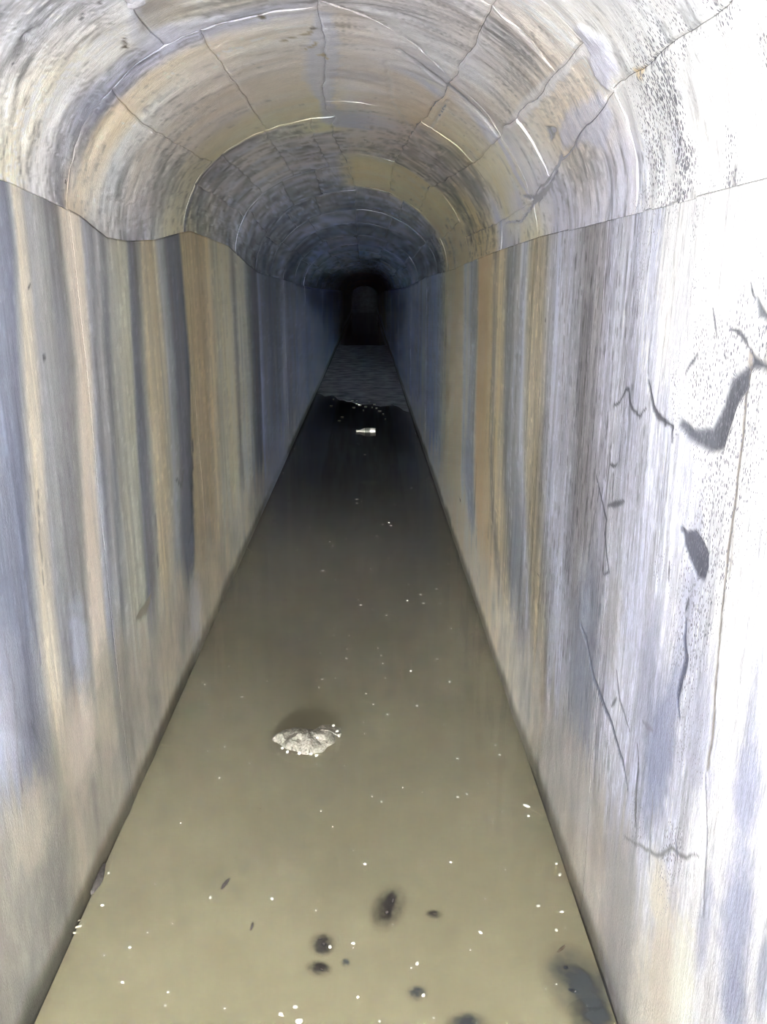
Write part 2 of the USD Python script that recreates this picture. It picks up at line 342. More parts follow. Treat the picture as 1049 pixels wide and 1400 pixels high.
def tint_wall(side, Y, Z):
    """Y, Z are grids: one row per station along the tunnel."""
    TZ, TY, C = TABLE[side]
    if TY[0, -1] < TY[0, 0]:
        TY, C = TY[:, ::-1], C[::-1]
    big = np.stack([Y * 3, Z * 1.3, 0 * Y + side], -1)
    sc = np.clip(Y, 0.5, 6)
    Yw = Y + sc * (0.012 * (fbm(big, 3, 40) - 0.5) + 0.006 * (fbm(np.stack([Y * 14, Z * 5, 0 * Y + side], -1), 3, 41) - 0.5))
    seen = np.empty(Y.shape + (3,))
    zq = np.clip((Z + 0.4) / 2.2 * 44, 0, 43.999)
    k = zq.astype(int)
    f = zq - k
    # positions of the stripes differ with height: interpolate the table at two neighbouring heights
    for kk in np.unique(k):
        m = k == kk
        y, ff = Yw[m], f[m][:, None]
        lo = np.stack([np.interp(y, TY[kk], C[:, i]) for i in range(3)], -1)
        hi = np.stack([np.interp(y, TY[min(kk + 1, 44)], C[:, i]) for i in range(3)], -1)
        seen[m] = lo * (1 - ff) + hi * ff
    # fine vertical threads within the stripes
    th = fbm(np.stack([stretch(Y) * 130, Z * 1.7, 0 * Y + side], -1), 4, 50) - 0.5
    th2 = fbm(np.stack([stretch(Y) * 34, Z * 2.2, 0 * Y + 3 + side], -1), 4, 51) - 0.5
    sp = smooth(fbm(np.stack([stretch(Y) * 210, Z * 26, 0 * Y + side], -1), 3, 53), 0.62, 0.74)
    sd = smooth(fbm(np.stack([stretch(Y) * 190, Z * 20, 0 * Y + side], -1), 3, 54), 0.64, 0.74)
    rough = (1.0 if side > 0 else 0.55)
    seen = seen * (1 + rough * (0.42 * th + 0.26 * th2 + 0.16 * sp - (0.30 * (1 - 0.75 * smooth(Y, 1.7, 2.9)) * (0.35 + 0.65 * smooth(Y, 1.3, 1.7)) if side > 0 else 0.08) * sd))[..., None]
    seen = seen + (fbm(np.stack([Y * 18, Z * 3.5, 0 * Y + 9], -1), 3, 52) - 0.5)[..., None] * np.array([9, 3, -10])
    # the silt left by high water: stripes fade out above the waterline
    mark = np.interp(Y, [0.8, 1.4, 1.9, 2.6, 3.3, 4.5, 6, 12, 40], [.55, .52, .50, .44, .42, .32, .26, .24, .24] if side < 0 else [.30, .38, .42, .40, .36, .32, .28, .26, .26])
    edge = mark + 0.34 * (fbm(np.stack([Y * 17, Z * 1.2, 0 * Y + side], -1), 3, 60) - 0.5) + 0.16 * (fbm(np.stack([Y * 60, Z * 2, 0 * Y + side], -1), 2, 61) - 0.5)
    low = 1 - smooth(Z, edge - 0.13, edge + 0.10)
    ys = [0.8, 1.5, 2.0, 2.6, 3.3, 4.5, 6, 9, 14, 40]
    cl = [(176, 168, 150), (164, 157, 138), (158, 150, 132), (150, 142, 124), (138, 130, 112), (108, 104, 92), (82, 82, 80), (72, 76, 84), (44, 50, 60), (20, 22, 28)] if side < 0 else \
         [(245, 240, 215), (200, 188, 168), (172, 165, 152), (165, 158, 142), (150, 141, 122), (122, 115, 100), (104, 103, 100), (92, 95, 100), (40, 44, 54), (20, 22, 28)]
    mud = np.stack([np.interp(Y, ys, np.array(cl, float)[:, i]) for i in range(3)], -1)
    n3 = fbm(np.stack([Y * 9, Z * 5, 0 * Y + side], -1), 4, 62) - 0.5
    n4 = fbm(np.stack([Y * 40, Z * 14, 0 * Y + side], -1), 4, 63) - 0.5
    mud = mud * (1 + 0.34 * n3 + 0.22 * n4)[..., None] + n3[..., None] * np.array([12, 0, -12])
    seen = seen * (1 - low[..., None]) + (mud * (0.75 if side < 0 else 0.82) + seen * 0.18) * low[..., None]
    t = stone_colour(seen, Y, on_wall(side, Y))
    # a film of wet mud just above the waterline
    wet = 1 - smooth(Z, 0.022, 0.065 + 0.05 * fbm(np.stack([Y * 22, Z * 0, 0 * Y], -1), 3, 64))
    return t * (1 - 0.72 * wet[..., None]) * (1 - wet[..., None] * np.array([0.0, 0.04, 0.18]))

def wall_mask(side, Y, Z):
    """x: size of the dark pits, y: strength of the grain."""
    n = fbm(np.stack([Y * 7, Z * 3, 0 * Y + side], -1), 4, 70)
    pits = (1 - smooth(Y, 1.35, 1.9)) * (0.34 * smooth(n, 0.42, 0.68) + 0.04) if side > 0 else 0 * Y
    pits = pits * smooth(Z, 0.2, 0.6)
    grain = 0.36 + (0.75 * smooth(-Y, -2.6, -1.9) if side > 0 else 0) * smooth(Z, 0.3, 0.6)
    return np.stack([pits, grain + 0 * Y, 0 * Y], -1)

# the vault's stains at nine angles, with far darkness and one ring-edge highlight painted in
DEEP = [(5.9, (52, 56, 66)), (6.5, (58, 62, 74)), (6.9, (70, 75, 88)), (7.2, (36, 40, 50)), (8.6, (48, 52, 64)), (9.4, (56, 60, 74)), (9.8, (40, 45, 56)), (11, (44, 50, 60)), (12.5, (32, 37, 46)), (16, (28, 32, 40)), (21, (16, 18, 22)), (23, (8, 8, 10)), (40, (8, 8, 10))]  # the last near-black entries paint the unlit depth
VAULT = {
    178: [(1.0, (205, 205, 212)), (1.5, (228, 224, 215)), (1.7, (245, 235, 205)), (1.8, (228, 228, 232)), (1.93, (165, 165, 170)), (1.97, (130, 130, 135)), (2.02, (205, 190, 165)), (2.12, (200, 190, 172)), (2.2, (178, 178, 178)), (2.4, (150, 150, 152)), (2.7, (122, 124, 135)), (2.95, (140, 140, 128)), (3.1, (150, 148, 130)), (3.28, (120, 120, 112)), (3.3, (80, 83, 95)), (3.35, (110, 108, 92)), (3.6, (96, 98, 92)), (4.0, (95, 98, 102)), (4.5, (88, 92, 102)), (5.0, (66, 70, 82)), (5.4, (44, 48, 60))] + DEEP,
    150: [(1.0, (196, 198, 208)), (1.45, (200, 202, 212)), (1.6, (208, 209, 217)), (1.7, (222, 218, 212)), (1.78, (252, 246, 226)), (1.86, (240, 240, 243)), (1.95, (152, 156, 174)), (2.05, (126, 130, 150)), (2.1, (212, 195, 168)), (2.2, (216, 200, 172)), (2.27, (192, 194, 194)), (2.5, (160, 155, 150)), (2.8, (140, 137, 133)), (3.05, (155, 150, 135)), (3.2, (165, 160, 142)), (3.28, (150, 148, 135)), (3.30, (88, 88, 97)), (3.7, (105, 105, 110)), (4.3, (100, 101, 108)), (4.8, (80, 82, 92)), (5.3, (62, 66, 78))] + DEEP,
    125: [(1.0, (192, 196, 206)), (1.5, (202, 204, 212)), (1.65, (206, 207, 216)), (1.76, (220, 219, 224)), (1.86, (250, 247, 238)), (1.91, (242, 238, 225)), (1.98, (172, 174, 194)), (2.06, (160, 160, 178)), (2.12, (228, 212, 186)), (2.2, (216, 205, 188)), (2.35, (180, 172, 165)), (2.6, (168, 158, 150)), (2.85, (158, 150, 145)), (3.05, (160, 155, 138)), (3.28, (152, 148, 128)), (3.30, (90, 90, 99)), (3.6, (112, 112, 118)), (4.2, (108, 108, 115)), (4.7, (82, 84, 92)), (5.3, (66, 70, 80))] + DEEP,
    96: [(1.5, (190, 182, 172)), (1.9, (186, 176, 164)), (1.98, (196, 197, 214)), (2.05, (226, 226, 240)), (2.15, (228, 222, 216)), (2.25, (200, 195, 190)), (2.4, (180, 172, 165)), (2.7, (172, 165, 155)), (3.0, (165, 158, 138)), (3.25, (155, 150, 130)), (3.32, (130, 127, 110)), (3.5, (136, 132, 110)), (3.6, (96, 96, 102)), (4.2, (88, 88, 95)), (4.8, (70, 72, 80)), (5.4, (56, 60, 70))] + DEEP,
    86: [(1.5, (200, 198, 200)), (1.9, (186, 182, 184)), (2.1, (162, 153, 146)), (2.4, (165, 160, 160)), (2.6, (158, 155, 160)), (2.9, (138, 133, 134)), (3.1, (130, 128, 132)), (3.3, (142, 144, 160)), (3.6, (112, 110, 114)), (4.18, (114, 110, 106)), (4.21, (212, 206, 188)), (4.3, (152, 144, 116)), (4.8, (142, 132, 104)), (5.16, (110, 104, 88)), (5.24, (78, 78, 82)), (5.6, (70, 72, 80))] + DEEP,
    62: [(1.3, (215, 212, 216)), (1.55, (196, 190, 194)), (1.66, (246, 246, 248)), (1.76, (180, 175, 176)), (1.95, (182, 182, 190)), (2.1, (202, 204, 220)), (2.22, (232, 232, 242)), (2.3, (188, 190, 206)), (2.4, (165, 155, 148)), (2.7, (160, 147, 134)), (3.0, (150, 137, 121)), (3.2, (118, 110, 108)), (3.7, (98, 93, 94)), (4.18, (104, 100, 94)), (4.21, (146, 137, 112)), (4.8, (138, 130, 104)), (5.2, (122, 115, 95)), (5.26, (78, 78, 84))] + DEEP,
    45: [(1.2, (252, 252, 252)), (1.55, (248, 246, 240)), (1.64, (246, 240, 236)), (1.7, (196, 183, 172)), (1.8, (168, 162, 158)), (2.1, (165, 160, 155)), (2.3, (180, 174, 170)), (2.5, (192, 194, 208)), (2.56, (150, 145, 140)), (2.8, (152, 146, 127)), (3.0, (145, 140, 118)), (3.15, (120, 115, 100)), (3.5, (96, 94, 98)), (4.18, (102, 98, 90)), (4.22, (142, 135, 111)), (5.0, (130, 122, 98)), (5.26, (120, 113, 93)), (5.3, (76, 77, 82))] + DEEP,
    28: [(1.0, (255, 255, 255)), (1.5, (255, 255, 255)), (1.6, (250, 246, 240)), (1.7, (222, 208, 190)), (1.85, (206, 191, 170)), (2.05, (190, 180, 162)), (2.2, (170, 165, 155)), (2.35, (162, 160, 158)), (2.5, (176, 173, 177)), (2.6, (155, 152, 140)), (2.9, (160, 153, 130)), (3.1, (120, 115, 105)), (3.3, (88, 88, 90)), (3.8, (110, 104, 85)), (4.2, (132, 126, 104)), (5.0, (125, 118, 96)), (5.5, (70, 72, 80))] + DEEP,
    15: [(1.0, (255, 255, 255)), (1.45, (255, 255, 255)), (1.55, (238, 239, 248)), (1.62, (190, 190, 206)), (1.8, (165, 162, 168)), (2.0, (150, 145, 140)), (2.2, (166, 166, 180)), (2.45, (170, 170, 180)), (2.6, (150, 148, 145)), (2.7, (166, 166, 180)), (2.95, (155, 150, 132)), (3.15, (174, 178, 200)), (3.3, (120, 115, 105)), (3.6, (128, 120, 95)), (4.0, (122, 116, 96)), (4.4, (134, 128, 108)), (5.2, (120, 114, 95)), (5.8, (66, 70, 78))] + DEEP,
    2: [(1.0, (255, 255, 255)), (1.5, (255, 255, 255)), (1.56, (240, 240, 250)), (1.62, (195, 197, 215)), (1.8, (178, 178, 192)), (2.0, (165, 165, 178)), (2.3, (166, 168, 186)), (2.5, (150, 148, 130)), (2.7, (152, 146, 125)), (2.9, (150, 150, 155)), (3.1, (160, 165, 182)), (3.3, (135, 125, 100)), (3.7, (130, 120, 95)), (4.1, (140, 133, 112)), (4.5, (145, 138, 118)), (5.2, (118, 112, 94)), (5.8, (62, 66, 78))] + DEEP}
VA = np.array(sorted(VAULT), float)
VROWS = [(np.array([y for y, _ in VAULT[int(a)]]), np.array([c for _, c in VAULT[int(a)]], float)) for a in VA]
def tint_vault(Y, A, seed, bounds=None):
    s = np.radians(A) * 0.54
    sc = np.clip(Y, 0.5, 6)
    Yw = Y + sc * (0.022 * (fbm(np.stack([Y * 2.5, s * 2.5, 0 * Y], -1), 3, 80) - 0.5) + 0.012 * (fbm(np.stack([Y * 22, s * 7, 0 * Y], -1), 3, 81) - 0.5))
    if bounds is not None:
        Yw = np.clip(Yw, bounds[0] + 0.015, bounds[1] - 0.015)
    a = np.interp(A, VA, np.arange(len(VA)))
    k = np.minimum(a.astype(int), len(VA) - 2)
    f = (a - k)[..., None]
    seen = np.zeros(Y.shape + (3,))
    for kk in np.unique(k):
        m = k == kk
        lo = np.stack([np.interp(Yw[m], VROWS[kk][0], VROWS[kk][1][:, i]) for i in range(3)], -1)
        hi = np.stack([np.interp(Yw[m], VROWS[kk + 1][0], VROWS[kk + 1][1][:, i]) for i in range(3)], -1)
        seen[m] = lo * (1 - f[m]) + hi * f[m]
    # the grain of the stones runs round the arch, slightly askew in each stone
    sk = ((seed * 0.618) % 1 - 0.5) * 0.5
    g1 = fbm(np.stack([(stretch(Y) + sk * s) * 110, s * 8, 0 * Y + seed], -1), 4, 82) - 0.5
    g2 = fbm(np.stack([(stretch(Y) + sk * s) * 22, s * 4, 0 * Y + seed + 5], -1), 4, 83) - 0.5
    g3 = fbm(np.stack([Y * 6, s * 6, 0 * Y + seed], -1), 3, 84) - 0.5
    g4 = smooth(fbm(np.stack([Y * 30, s * 11, 0 * Y + 2], -1), 4, 87), 0.50, 0.68) * (1 - smooth(Y, 1.5, 2.1))
    far = 1 + 0.7 * smooth(Y, 2.8, 4.2)
    g1, g2 = g1 * far, g2 * far
    seen = seen * (1 + 0.62 * g1 + 0.26 * g2 + 0.20 * g3 - 0.24 * g4)[..., None] * (1 + 0.05 * (((seed * 0.37) % 1) - 0.5))
    seen = seen + (g2 + g3)[..., None] * np.array([7, 1, -8])
    # chalky flecks
    fl = smooth(fbm(np.stack([(stretch(Y) + sk * s) * 260, s * 13, 0 * Y + seed], -1), 3, 85), 0.63, 0.76)
    fd = smooth(fbm(np.stack([(stretch(Y) + sk * s) * 240, s * 16, 0 * Y + seed + 9], -1), 3, 86), 0.64, 0.76)
    seen = seen * (1 + 0.22 * fl - 0.16 * fd)[..., None]
    return stone_colour(seen, Y, on_vault(Y, A))
def vault_mask(Y, A):
    n = fbm(np.stack([Y * 7, A * 0.06, 0 * Y], -1), 4, 71)
    pits = (1 - smooth(Y, 1.4, 1.9)) * 0.37 * smooth(n, 0.44, 0.70) * (1 - smooth(A, 20, 45)) + (1 - smooth(Y, 1.25, 1.75)) * 0.22 * smooth(n, 0.36, 0.62) * (1 - smooth(A, 45, 75))
    return np.stack([pits, 0.5 + 0 * Y, 0 * Y], -1)

def z4(pts): return [(700 + x / 2.8, 350 + y / 2.8) for x, y in pts]
def z5(pts): return [(700 + x / 2.545, 850 + y / 2.545) for x, y in pts]
def z7(pts): return [(860 + x / 5.55, 380 + y / 5.55) for x, y in pts]
def z8(pts): return [(860 + x / 4.376, 1080 + y / 4.376) for x, y in pts]
def c5(pts): return [(x / 4.117, 780 + y / 4.117) for x, y in pts]
DARK = (84, 86, 98)
# right wall: blue and cream stains near the water, then flaked patches, then cracks
blot('R', 800, 900, 22, 170, (128, 136, 158), 0.7); blot('R', 708, 760, 10, 110, (98, 104, 120), 0.6); blot('R', 705, 690, 6, 80, (96, 100, 116), 0.5)
blot('R', 640, 640, 9, 60, (84, 90, 104), 0.6); blot('R', 896, 1040, 18, 150, (142, 150, 184), 0.9); blot('R', 886, 920, 14, 120, (164, 168, 194), 0.7); blot('R', 960, 1010, 22, 130, (196, 200, 224), 0.8)
blot('R', 1020, 1080, 20, 120, (172, 178, 208), 0.9); blot('R', 1005, 1250, 22, 130, (168, 175, 206), 0.9); blot('R', 1000, 1370, 16, 90, (150, 157, 188), 0.9); blot('R', 1044, 1330, 12, 110, (178, 184, 210), 0.85)
blot('R', 918, 980, 9, 160, (150, 156, 188), 0.85); blot('R', 940, 830, 14, 130, (188, 192, 216), 0.7); blot('R', 930, 680, 16, 110, (214, 216, 232), 0.6); blot('R', 935, 500, 20, 120, (232, 233, 242), 0.6)
blot('R', 962, 1260, 9, 110, (176, 182, 208), 0.8); blot('R', 1030, 960, 10, 110, (190, 195, 216), 0.7); blot('R', 845, 1260, 30, 170, (168, 165, 166), 0.7); blot('R', 790, 1080, 30, 70, (176, 172, 172), 0.6); blot('R', 905, 1330, 20, 140, (222, 208, 186), 0.9); blot('R', 900, 1220, 14, 60, (236, 226, 202), 0.85); blot('R', 930, 1340, 14, 110, (246, 244, 220), 0.8)
blot('R', 838, 850, 14, 90, (168, 164, 160), 0.6); blot('R', 840, 720, 16, 90, (170, 168, 172), 0.5)
patch('R', z7([(370, 1120), (405, 1070), (480, 1145), (600, 1130), (680, 960), (740, 760), (800, 720), (890, 650), (905, 540), (925, 590), (1010, 655), (1020, 685), (930, 695), (905, 700), (880, 840), (800, 950), (740, 1130), (690, 1300), (590, 1330), (500, 1270), (430, 1210)]), (104, 108, 120), 0.006, 0.005, 0.97, 0.0015)
patch('R', z7([(940, 140), (965, 150), (985, 215), (1060, 330), (1060, 370), (990, 305), (950, 300)]), (130, 136, 144), 0.005, 0.004, 0.95, 0.0015)
patch('R', z4([(643, 1028), (650, 1100), (668, 1160), (698, 1228), (728, 1243), (742, 1190), (740, 1130), (715, 1080), (690, 1045), (660, 1052)]), (100, 103, 120), 0.003, 0.003, 0.97, 0.0015)
crack('R', z7([(900, 560), (885, 700), (880, 830), (865, 1010), (845, 1180), (825, 1330)]) + [(1000, 700), (990, 800), (982, 900), (975, 1000), (968, 1050)], 0.0058, (152, 142, 130), 0.001, 0.9, False)
crack('R', [(966, 1060), (964, 1150), (960, 1250)], 0.003, (150, 150, 160), 0.002)
crack('R', z7([(165, 760), (185, 870), (205, 980), (240, 1050), (290, 1090), (350, 1130)]), 0.007, DARK, 0.006)
crack('R', z7([(170, 500), (165, 640), (165, 770)]), 0.004, (150, 152, 165), 0.003)
crack('R', z7([(350, 1130), (345, 1250)]), 0.004, DARK); crack('R', z7([(640, 235), (655, 350), (660, 460)]), 0.003, DARK); crack('R', z7([(515, 585), (480, 640), (440, 720)]), 0.004, DARK)
crack('R', z7([(770, 390), (830, 410), (880, 470), (905, 560)]), 0.004, DARK); crack('R', z7([(930, 40), (945, 150)]), 0.003, DARK); crack('R', z7([(700, 570), (725, 630)]), 0.002, DARK); crack('R', z7([(1015, 660), (1049, 720)]), 0.004, DARK)
crack('R', z4([(388, 570), (415, 560), (430, 535), (440, 515), (455, 510), (460, 560), (470, 585), (500, 612), (522, 585)]), 0.005, DARK)
crack('R', z4([(378, 795), (393, 806), (408, 795)]), 0.004, DARK); crack('R', z4([(325, 840), (345, 930), (370, 1010), (362, 1060), (378, 1210), (355, 1220)]), 0.005, DARK); crack('R', z4([(392, 830), (390, 932)]), 0.003, DARK)
crack('R', z4([(375, 958), (405, 952), (437, 940)]), 0.008, (92, 94, 104)); crack('R', z4([(640, 1030), (648, 1060)]), 0.004, DARK); crack('R', z4([(595, 1250), (600, 1170)]), 0.003, DARK); crack('R', z4([(655, 1360), (670, 1310)]), 0.004, DARK)
crack('R', z5([(245, 5), (262, 60), (290, 200), (340, 340), (385, 480), (403, 585)]), 0.008, (96, 102, 124), 0.005)
crack('R', z5([(365, 170), (375, 265), (410, 385)]), 0.005, (120, 122, 140)); crack('R', z5([(345, 295), (365, 268)]), 0.006, DARK); crack('R', z5([(300, 480), (305, 380)]), 0.003, (110, 114, 130))
crack('R', z5([(595, -10), (597, 80), (604, 130), (585, 200), (575, 260), (580, 330)]), 0.010, (92, 98, 128), 0.006); crack('R', z5([(437, 420), (440, 520), (432, 640), (434, 715)]), 0.004, DARK); crack('R', z5([(455, 348), (490, 380)]), 0.006, (140, 142, 158))
crack('R', z8([(-20, 280), (30, 315), (80, 335), (110, 365), (145, 372), (170, 390), (200, 390), (260, 350), (300, 390), (350, 412), (365, 400), (395, 390), (420, 405)]), 0.004, (120, 120, 122)); crack('R', z8([(45, -20), (45, 100), (38, 220)]), 0.004, (110, 110, 114)); crack('R', z8([(140, 10), (135, 250), (125, 480)]), 0.004, (150, 152, 160)); crack('R', z8([(280, 300), (295, 440)]), 0.004, (140, 144, 165))
crack('R', [(746, 434), (746, 440)], 0.004, (50, 50, 55)); crack('R', [(736, 783), (738, 787)], 0.004, (50, 50, 55)); crack('R', [(629, 681), (630, 685)], 0.012, (20, 20, 20))
# left wall
crack('L', c5([(10, 350), (20, 440), (38, 500), (45, 570), (65, 640), (75, 720), (88, 840), (85, 950), (90, 1050), (105, 1130), (125, 1250)]), 0.0055, (58, 60, 74))
crack('L', c5([(178, 855), (200, 920), (240, 1010)]), 0.006, (90, 92, 106)); crack('L', c5([(395, 520), (425, 700), (420, 830)]), 0.005, (96, 98, 110)); crack('L', c5([(850, 150), (825, 210), (780, 270)]), 0.022, (112, 104, 86), 0.008)
crack('L', c5([(130, 0), (150, 120), (200, 330), (235, 520)]), 0.004, (112, 116, 134)); crack('L', [(212, 700), (216, 780)], 0.006, (92, 92, 90)); crack('L', [(264, 600), (263, 660), (262, 720), (258, 740)], 0.02, (52, 56, 68), 0.01); crack('L', [(251, 640), (248, 665), (240, 655)], 0.012, (70, 74, 76))
crack('L', [(52, 657), (54, 720), (60, 800)], 0.003, (140, 134, 120)); crack('L', [(330, 560), (333, 650), (334, 700)], 0.016, (74, 74, 70)); crack('L', [(40, 390), (41, 396)], 0.009, (50, 50, 52)); crack('L', [(60, 486), (61, 491)], 0.010, (40, 40, 42))
blot('L', 108, 880, 12, 80, (152, 158, 178), 0.8); blot('L', 12, 930, 20, 120, (164, 168, 186), 0.6); blot('L', 12, 1010, 14, 90, (176, 178, 194), 0.6); blot('L', 55, 1000, 12, 130, (120, 124, 134), 0.5); blot('L', 110, 1010, 20, 90, (196, 182, 166), 0.75); blot('L', 45, 1130, 26, 80, (196, 186, 166), 0.7); blot('L', 145, 920, 14, 60, (138, 134, 116), 0.6); blot('L', 290, 800, 14, 60, (130, 122, 100), 0.4); blot('L', 268, 830, 9, 60, (140, 142, 146), 0.6)
blot('L', 255, 720, 9, 60, (74, 78, 90), 0.7); blot('L', 380, 640, 16, 60, (72, 78, 94), 0.6); blot('L', 440, 500, 10, 40, (72, 78, 90), 0.6); blot('L', 330, 700, 12, 40, (112, 110, 102), 0.5)
# vault: the open joint, mortar, loose patches and a ring edge's painted highlight
crack('V', [(545, 70), (600, 110), (640, 142), (681, 186)], 0.016, (104, 104, 112), 0.010, 0.9); crack('V', [(500, 15), (560, 45), (615, 100)], 0.03, (244, 244, 250), -0.004, 0.85); crack('V', [(660, 172), (681, 190), (705, 235), (722, 262)], 0.030, (196, 198, 216), -0.004, 0.8)
crack('V', [(682, 188), (720, 144), (797, 66)], 0.020, (222, 220, 222), -0.003, 0.8); crack('V', [(682, 15), (715, 48), (752, 90)], 0.012, (214, 206, 204), -0.004, 0.8); crack('V', [(443, 20), (442, 70), (438, 110), (447, 145)], 0.05, (206, 209, 226), -0.003, 0.85)
crack('V', [(447, 145), (458, 165), (470, 172), (500, 178)], 0.06, (160, 164, 184), -0.002, 0.7); crack('V', [(690, 298), (712, 298), (728, 276), (755, 246), (768, 205)], 0.008, (112, 114, 130), 0.006, 0.8); crack('V', [(715, 265), (735, 268), (748, 255)], 0.011, (98, 100, 116), 0.008, 0.9)
patch('V', [(745, 170), (762, 172), (758, 185), (752, 192)], (112, 116, 122), 0.004, 0.004, 0.9, 0.004); patch('V', [(775, 150), (800, 135), (820, 122), (838, 150), (830, 200), (800, 190), (770, 200), (765, 175)], (160, 164, 188), 0.015, -0.003, 0.6, 0.012)
patch('V', [(785, 40), (800, 38), (828, 58), (842, 90), (832, 118), (812, 100), (800, 66)], (165, 166, 184), 0.010, -0.004, 0.75, 0.012); patch('V', [(866, 92), (884, 86), (878, 105), (868, 100)], (225, 200, 150), 0.004, 0.0, 0.8, 0.004)
blot('V', 1012, 100, 18, 30, (228, 208, 202), 0.8); blot('V', 1016, 60, 10, 18, (206, 202, 204), 0.7); blot('V', 928, 190, 10, 34, (196, 198, 210), 0.7); blot('V', 990, 80, 20, 60, (240, 236, 232), 0.5)
for q in ([(268, 240), (280, 236), (283, 234)], [(196, 147), (205, 152)], [(528, 84), (536, 138)], [(612, 138), (600, 160), (582, 184)], [(590, 240), (536, 140)]):
    crack('V', q, 0.006, (120, 118, 118), 0.003, 0.5)
crack('V', [(91, 262), (92, 268)], 0.008, (40, 40, 42), 0.01, 1.0, False)
crack('V', [(170, 60), (172, 70), (166, 76)], 0.004, (84, 66, 48), 0.0, 0.9); crack('V', [(172, 68), (175, 77)], 0.003, (84, 66, 48), 0.0, 0.9)
crack('V', [(111, 45), (116, 32)], 0.006, (90, 92, 98)); crack('V', [(136, 14), (141, 15)], 0.006, (60, 60, 64)); crack('V', [(145, 8), (148, 5)], 0.004, (60, 60, 64)); crack('V', [(18, 121), (22, 117)], 0.005, (84, 86, 96)); patch('V', [(33, 80), (46, 66), (50, 64), (44, 78), (36, 84)], (150, 152, 166), 0.004, 0.008, 0.8, 0.003)
crack('V', [(428, 42), (422, 48), (402, 52), (385, 57)], 0.005, (120, 108, 84)); crack('V', [(430, 38), (427, 40)], 0.010, (80, 74, 60)); crack('V', [(436, 58), (428, 64), (418, 68)], 0.005, (120, 108, 84)); crack('V', [(446, 82), (442, 76), (430, 78)], 0.004, (120, 108, 84)); crack('V', [(356, 22), (361, 26)], 0.008, (96, 84, 60))
crack('V', [(215, 60), (225, 45), (240, 48), (260, 38), (300, 28)], 0.05, (200, 202, 218), -0.006, 0.6); crack('V', [(185, 5), (205, 50), (232, 70)], 0.05, (190, 194, 214), -0.006, 0.6); crack('V', [(205, 8), (225, 25), (250, 18)], 0.06, (166, 156, 142), 0.0, 0.7)
crack('V', [(475, 212), (505, 216), (535, 226)], 0.045, (206, 200, 184), 0.0, 0.8); crack('V', [(552, 238), (572, 252)], 0.02, (190, 184, 165), 0.0, 0.7)  # painted highlight along the lit edge of the ring
crack('V', [(382, 340), (400, 322), (440, 306), (490, 300), (530, 312), (560, 340), (577, 368)], 0.05, (86, 90, 104), 0.0, 0.6, False); crack('V', [(436, 366), (455, 352), (478, 346)], 0.14, (72, 77, 92), 0.0, 0.6); crack('V', [(512, 352), (535, 362), (550, 372)], 0.10, (64, 69, 82), 0.0, 0.6)


# ---------------------------------------------------------------- walls, in slabs as long as the rings of the vault
def edge_round(Y, a, b, r=0.007, d=0.0022):
    e = np.minimum(Y - a, b - Y)
    return d * np.clip(1 - e / r, 0, 1) ** 2

def build_wall(name, x, sgn, seams, spring, label):
    w = xform(name)
    tag(w, label, 'wall', kind='structure')
    for k, (a, b) in enumerate(zip(seams[:-1], seams[1:])):
        far = a > 7.5 or b < 0.6
        close = sgn > 0 and 0.3 < a < 2.0
        Y = columns(a + 0.0005, b - 0.0005, 3.5 if far else 1.1 if close else 1.6)
        rows = 60 if far else 430 if close else 300
        t = np.linspace(0, 1, rows)
        top = spring(Y)
        Z = -0.32 + (top[:, None] + 0.32 + 0.004) * t[None, :]
        YY = np.repeat(Y[:, None], rows, 1)
        q = np.stack([YY * 1.6, Z * 0.7, np.full_like(Z, 3.1 + sgn)], -1)
        out = 0.016 * (fbm(q * 2.2, 3, 11) - 0.5) + 0.0035 * (fbm(np.stack([YY * 16, Z * 1.6, 0 * Z + sgn], -1), 3, 5) - 0.5)
        out = out + (edge_round(YY, a, b) if a > 4 else 0) + (0.003 * ((k * 0.37) % 1) if a > 4.5 else 0.0)
        tint = tint_wall(sgn, YY, Z)
        marks('L' if sgn < 0 else 'R', YY, Z, tint, out)
        P = np.stack([x + sgn * out, YY, Z], -1)
        N = np.zeros_like(P); N[..., 0] = sgn
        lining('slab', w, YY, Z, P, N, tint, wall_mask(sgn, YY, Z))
    return w

deep = [7.1, 8.3, 9.5, 10.7, 12.0, 13.3, 14.6, 16.0, 17.5, 19, 21, 23.5, 26, 30, 35, Y1]
seamsL = [Y0, -2.6, -1.2, 0.0, 0.62, 2.03, 3.29, 5.33, 6.2] + deep
seamsR = [Y0, -2.7, -1.4, -0.4, 0.40, 1.59, 2.55, 4.24, 5.6] + deep
build_wall('wall_left', XL, -1, seamsL, spring_left, 'left tunnel wall streaked with grey and tan mineral stains down to the water')
build_wall('wall_right', XR, 1, seamsR, spring_right, 'right tunnel wall, white crust and painted glare near the camera, tan stripes deeper in')

# ---------------------------------------------------------------- the vault: rings of stones
ceiling = xform('ceiling')
tag(ceiling, 'arched tunnel vault of stone rings meeting at a ragged joint along the crown', 'ceiling', kind='structure')
def vault_point(Y, A, out):
    """A in degrees from the right springing (0) over the crown (90) to the left one (180)."""
    r = np.radians(A)
    sp = np.where(A < 90, spring_right(Y), spring_left(Y))
    k = np.abs(np.cos(r)) ** 3
    zs = (SPRING + drop(Y)) * (1 - k) + sp * k
    x, z = np.cos(r), np.sin(r)
    n = np.stack([x / HW, 0 * x, z / RISE], -1)
    n = n / np.linalg.norm(n, axis=-1, keepdims=True)
    return np.stack([XC + HW * x, Y, zs + RISE * z], -1) + n * out[..., None], n

def crown_warp(Y):
    return np.interp(Y, [1.9, 2.3, 2.6, 2.8, 3.15, 3.3, 3.6, 4.3, 4.7, 5.2, 6, 12], [0, 0, 1.5, 3, 3.2, 1, 3.2, 0.5, -2, -4, -3, 0])

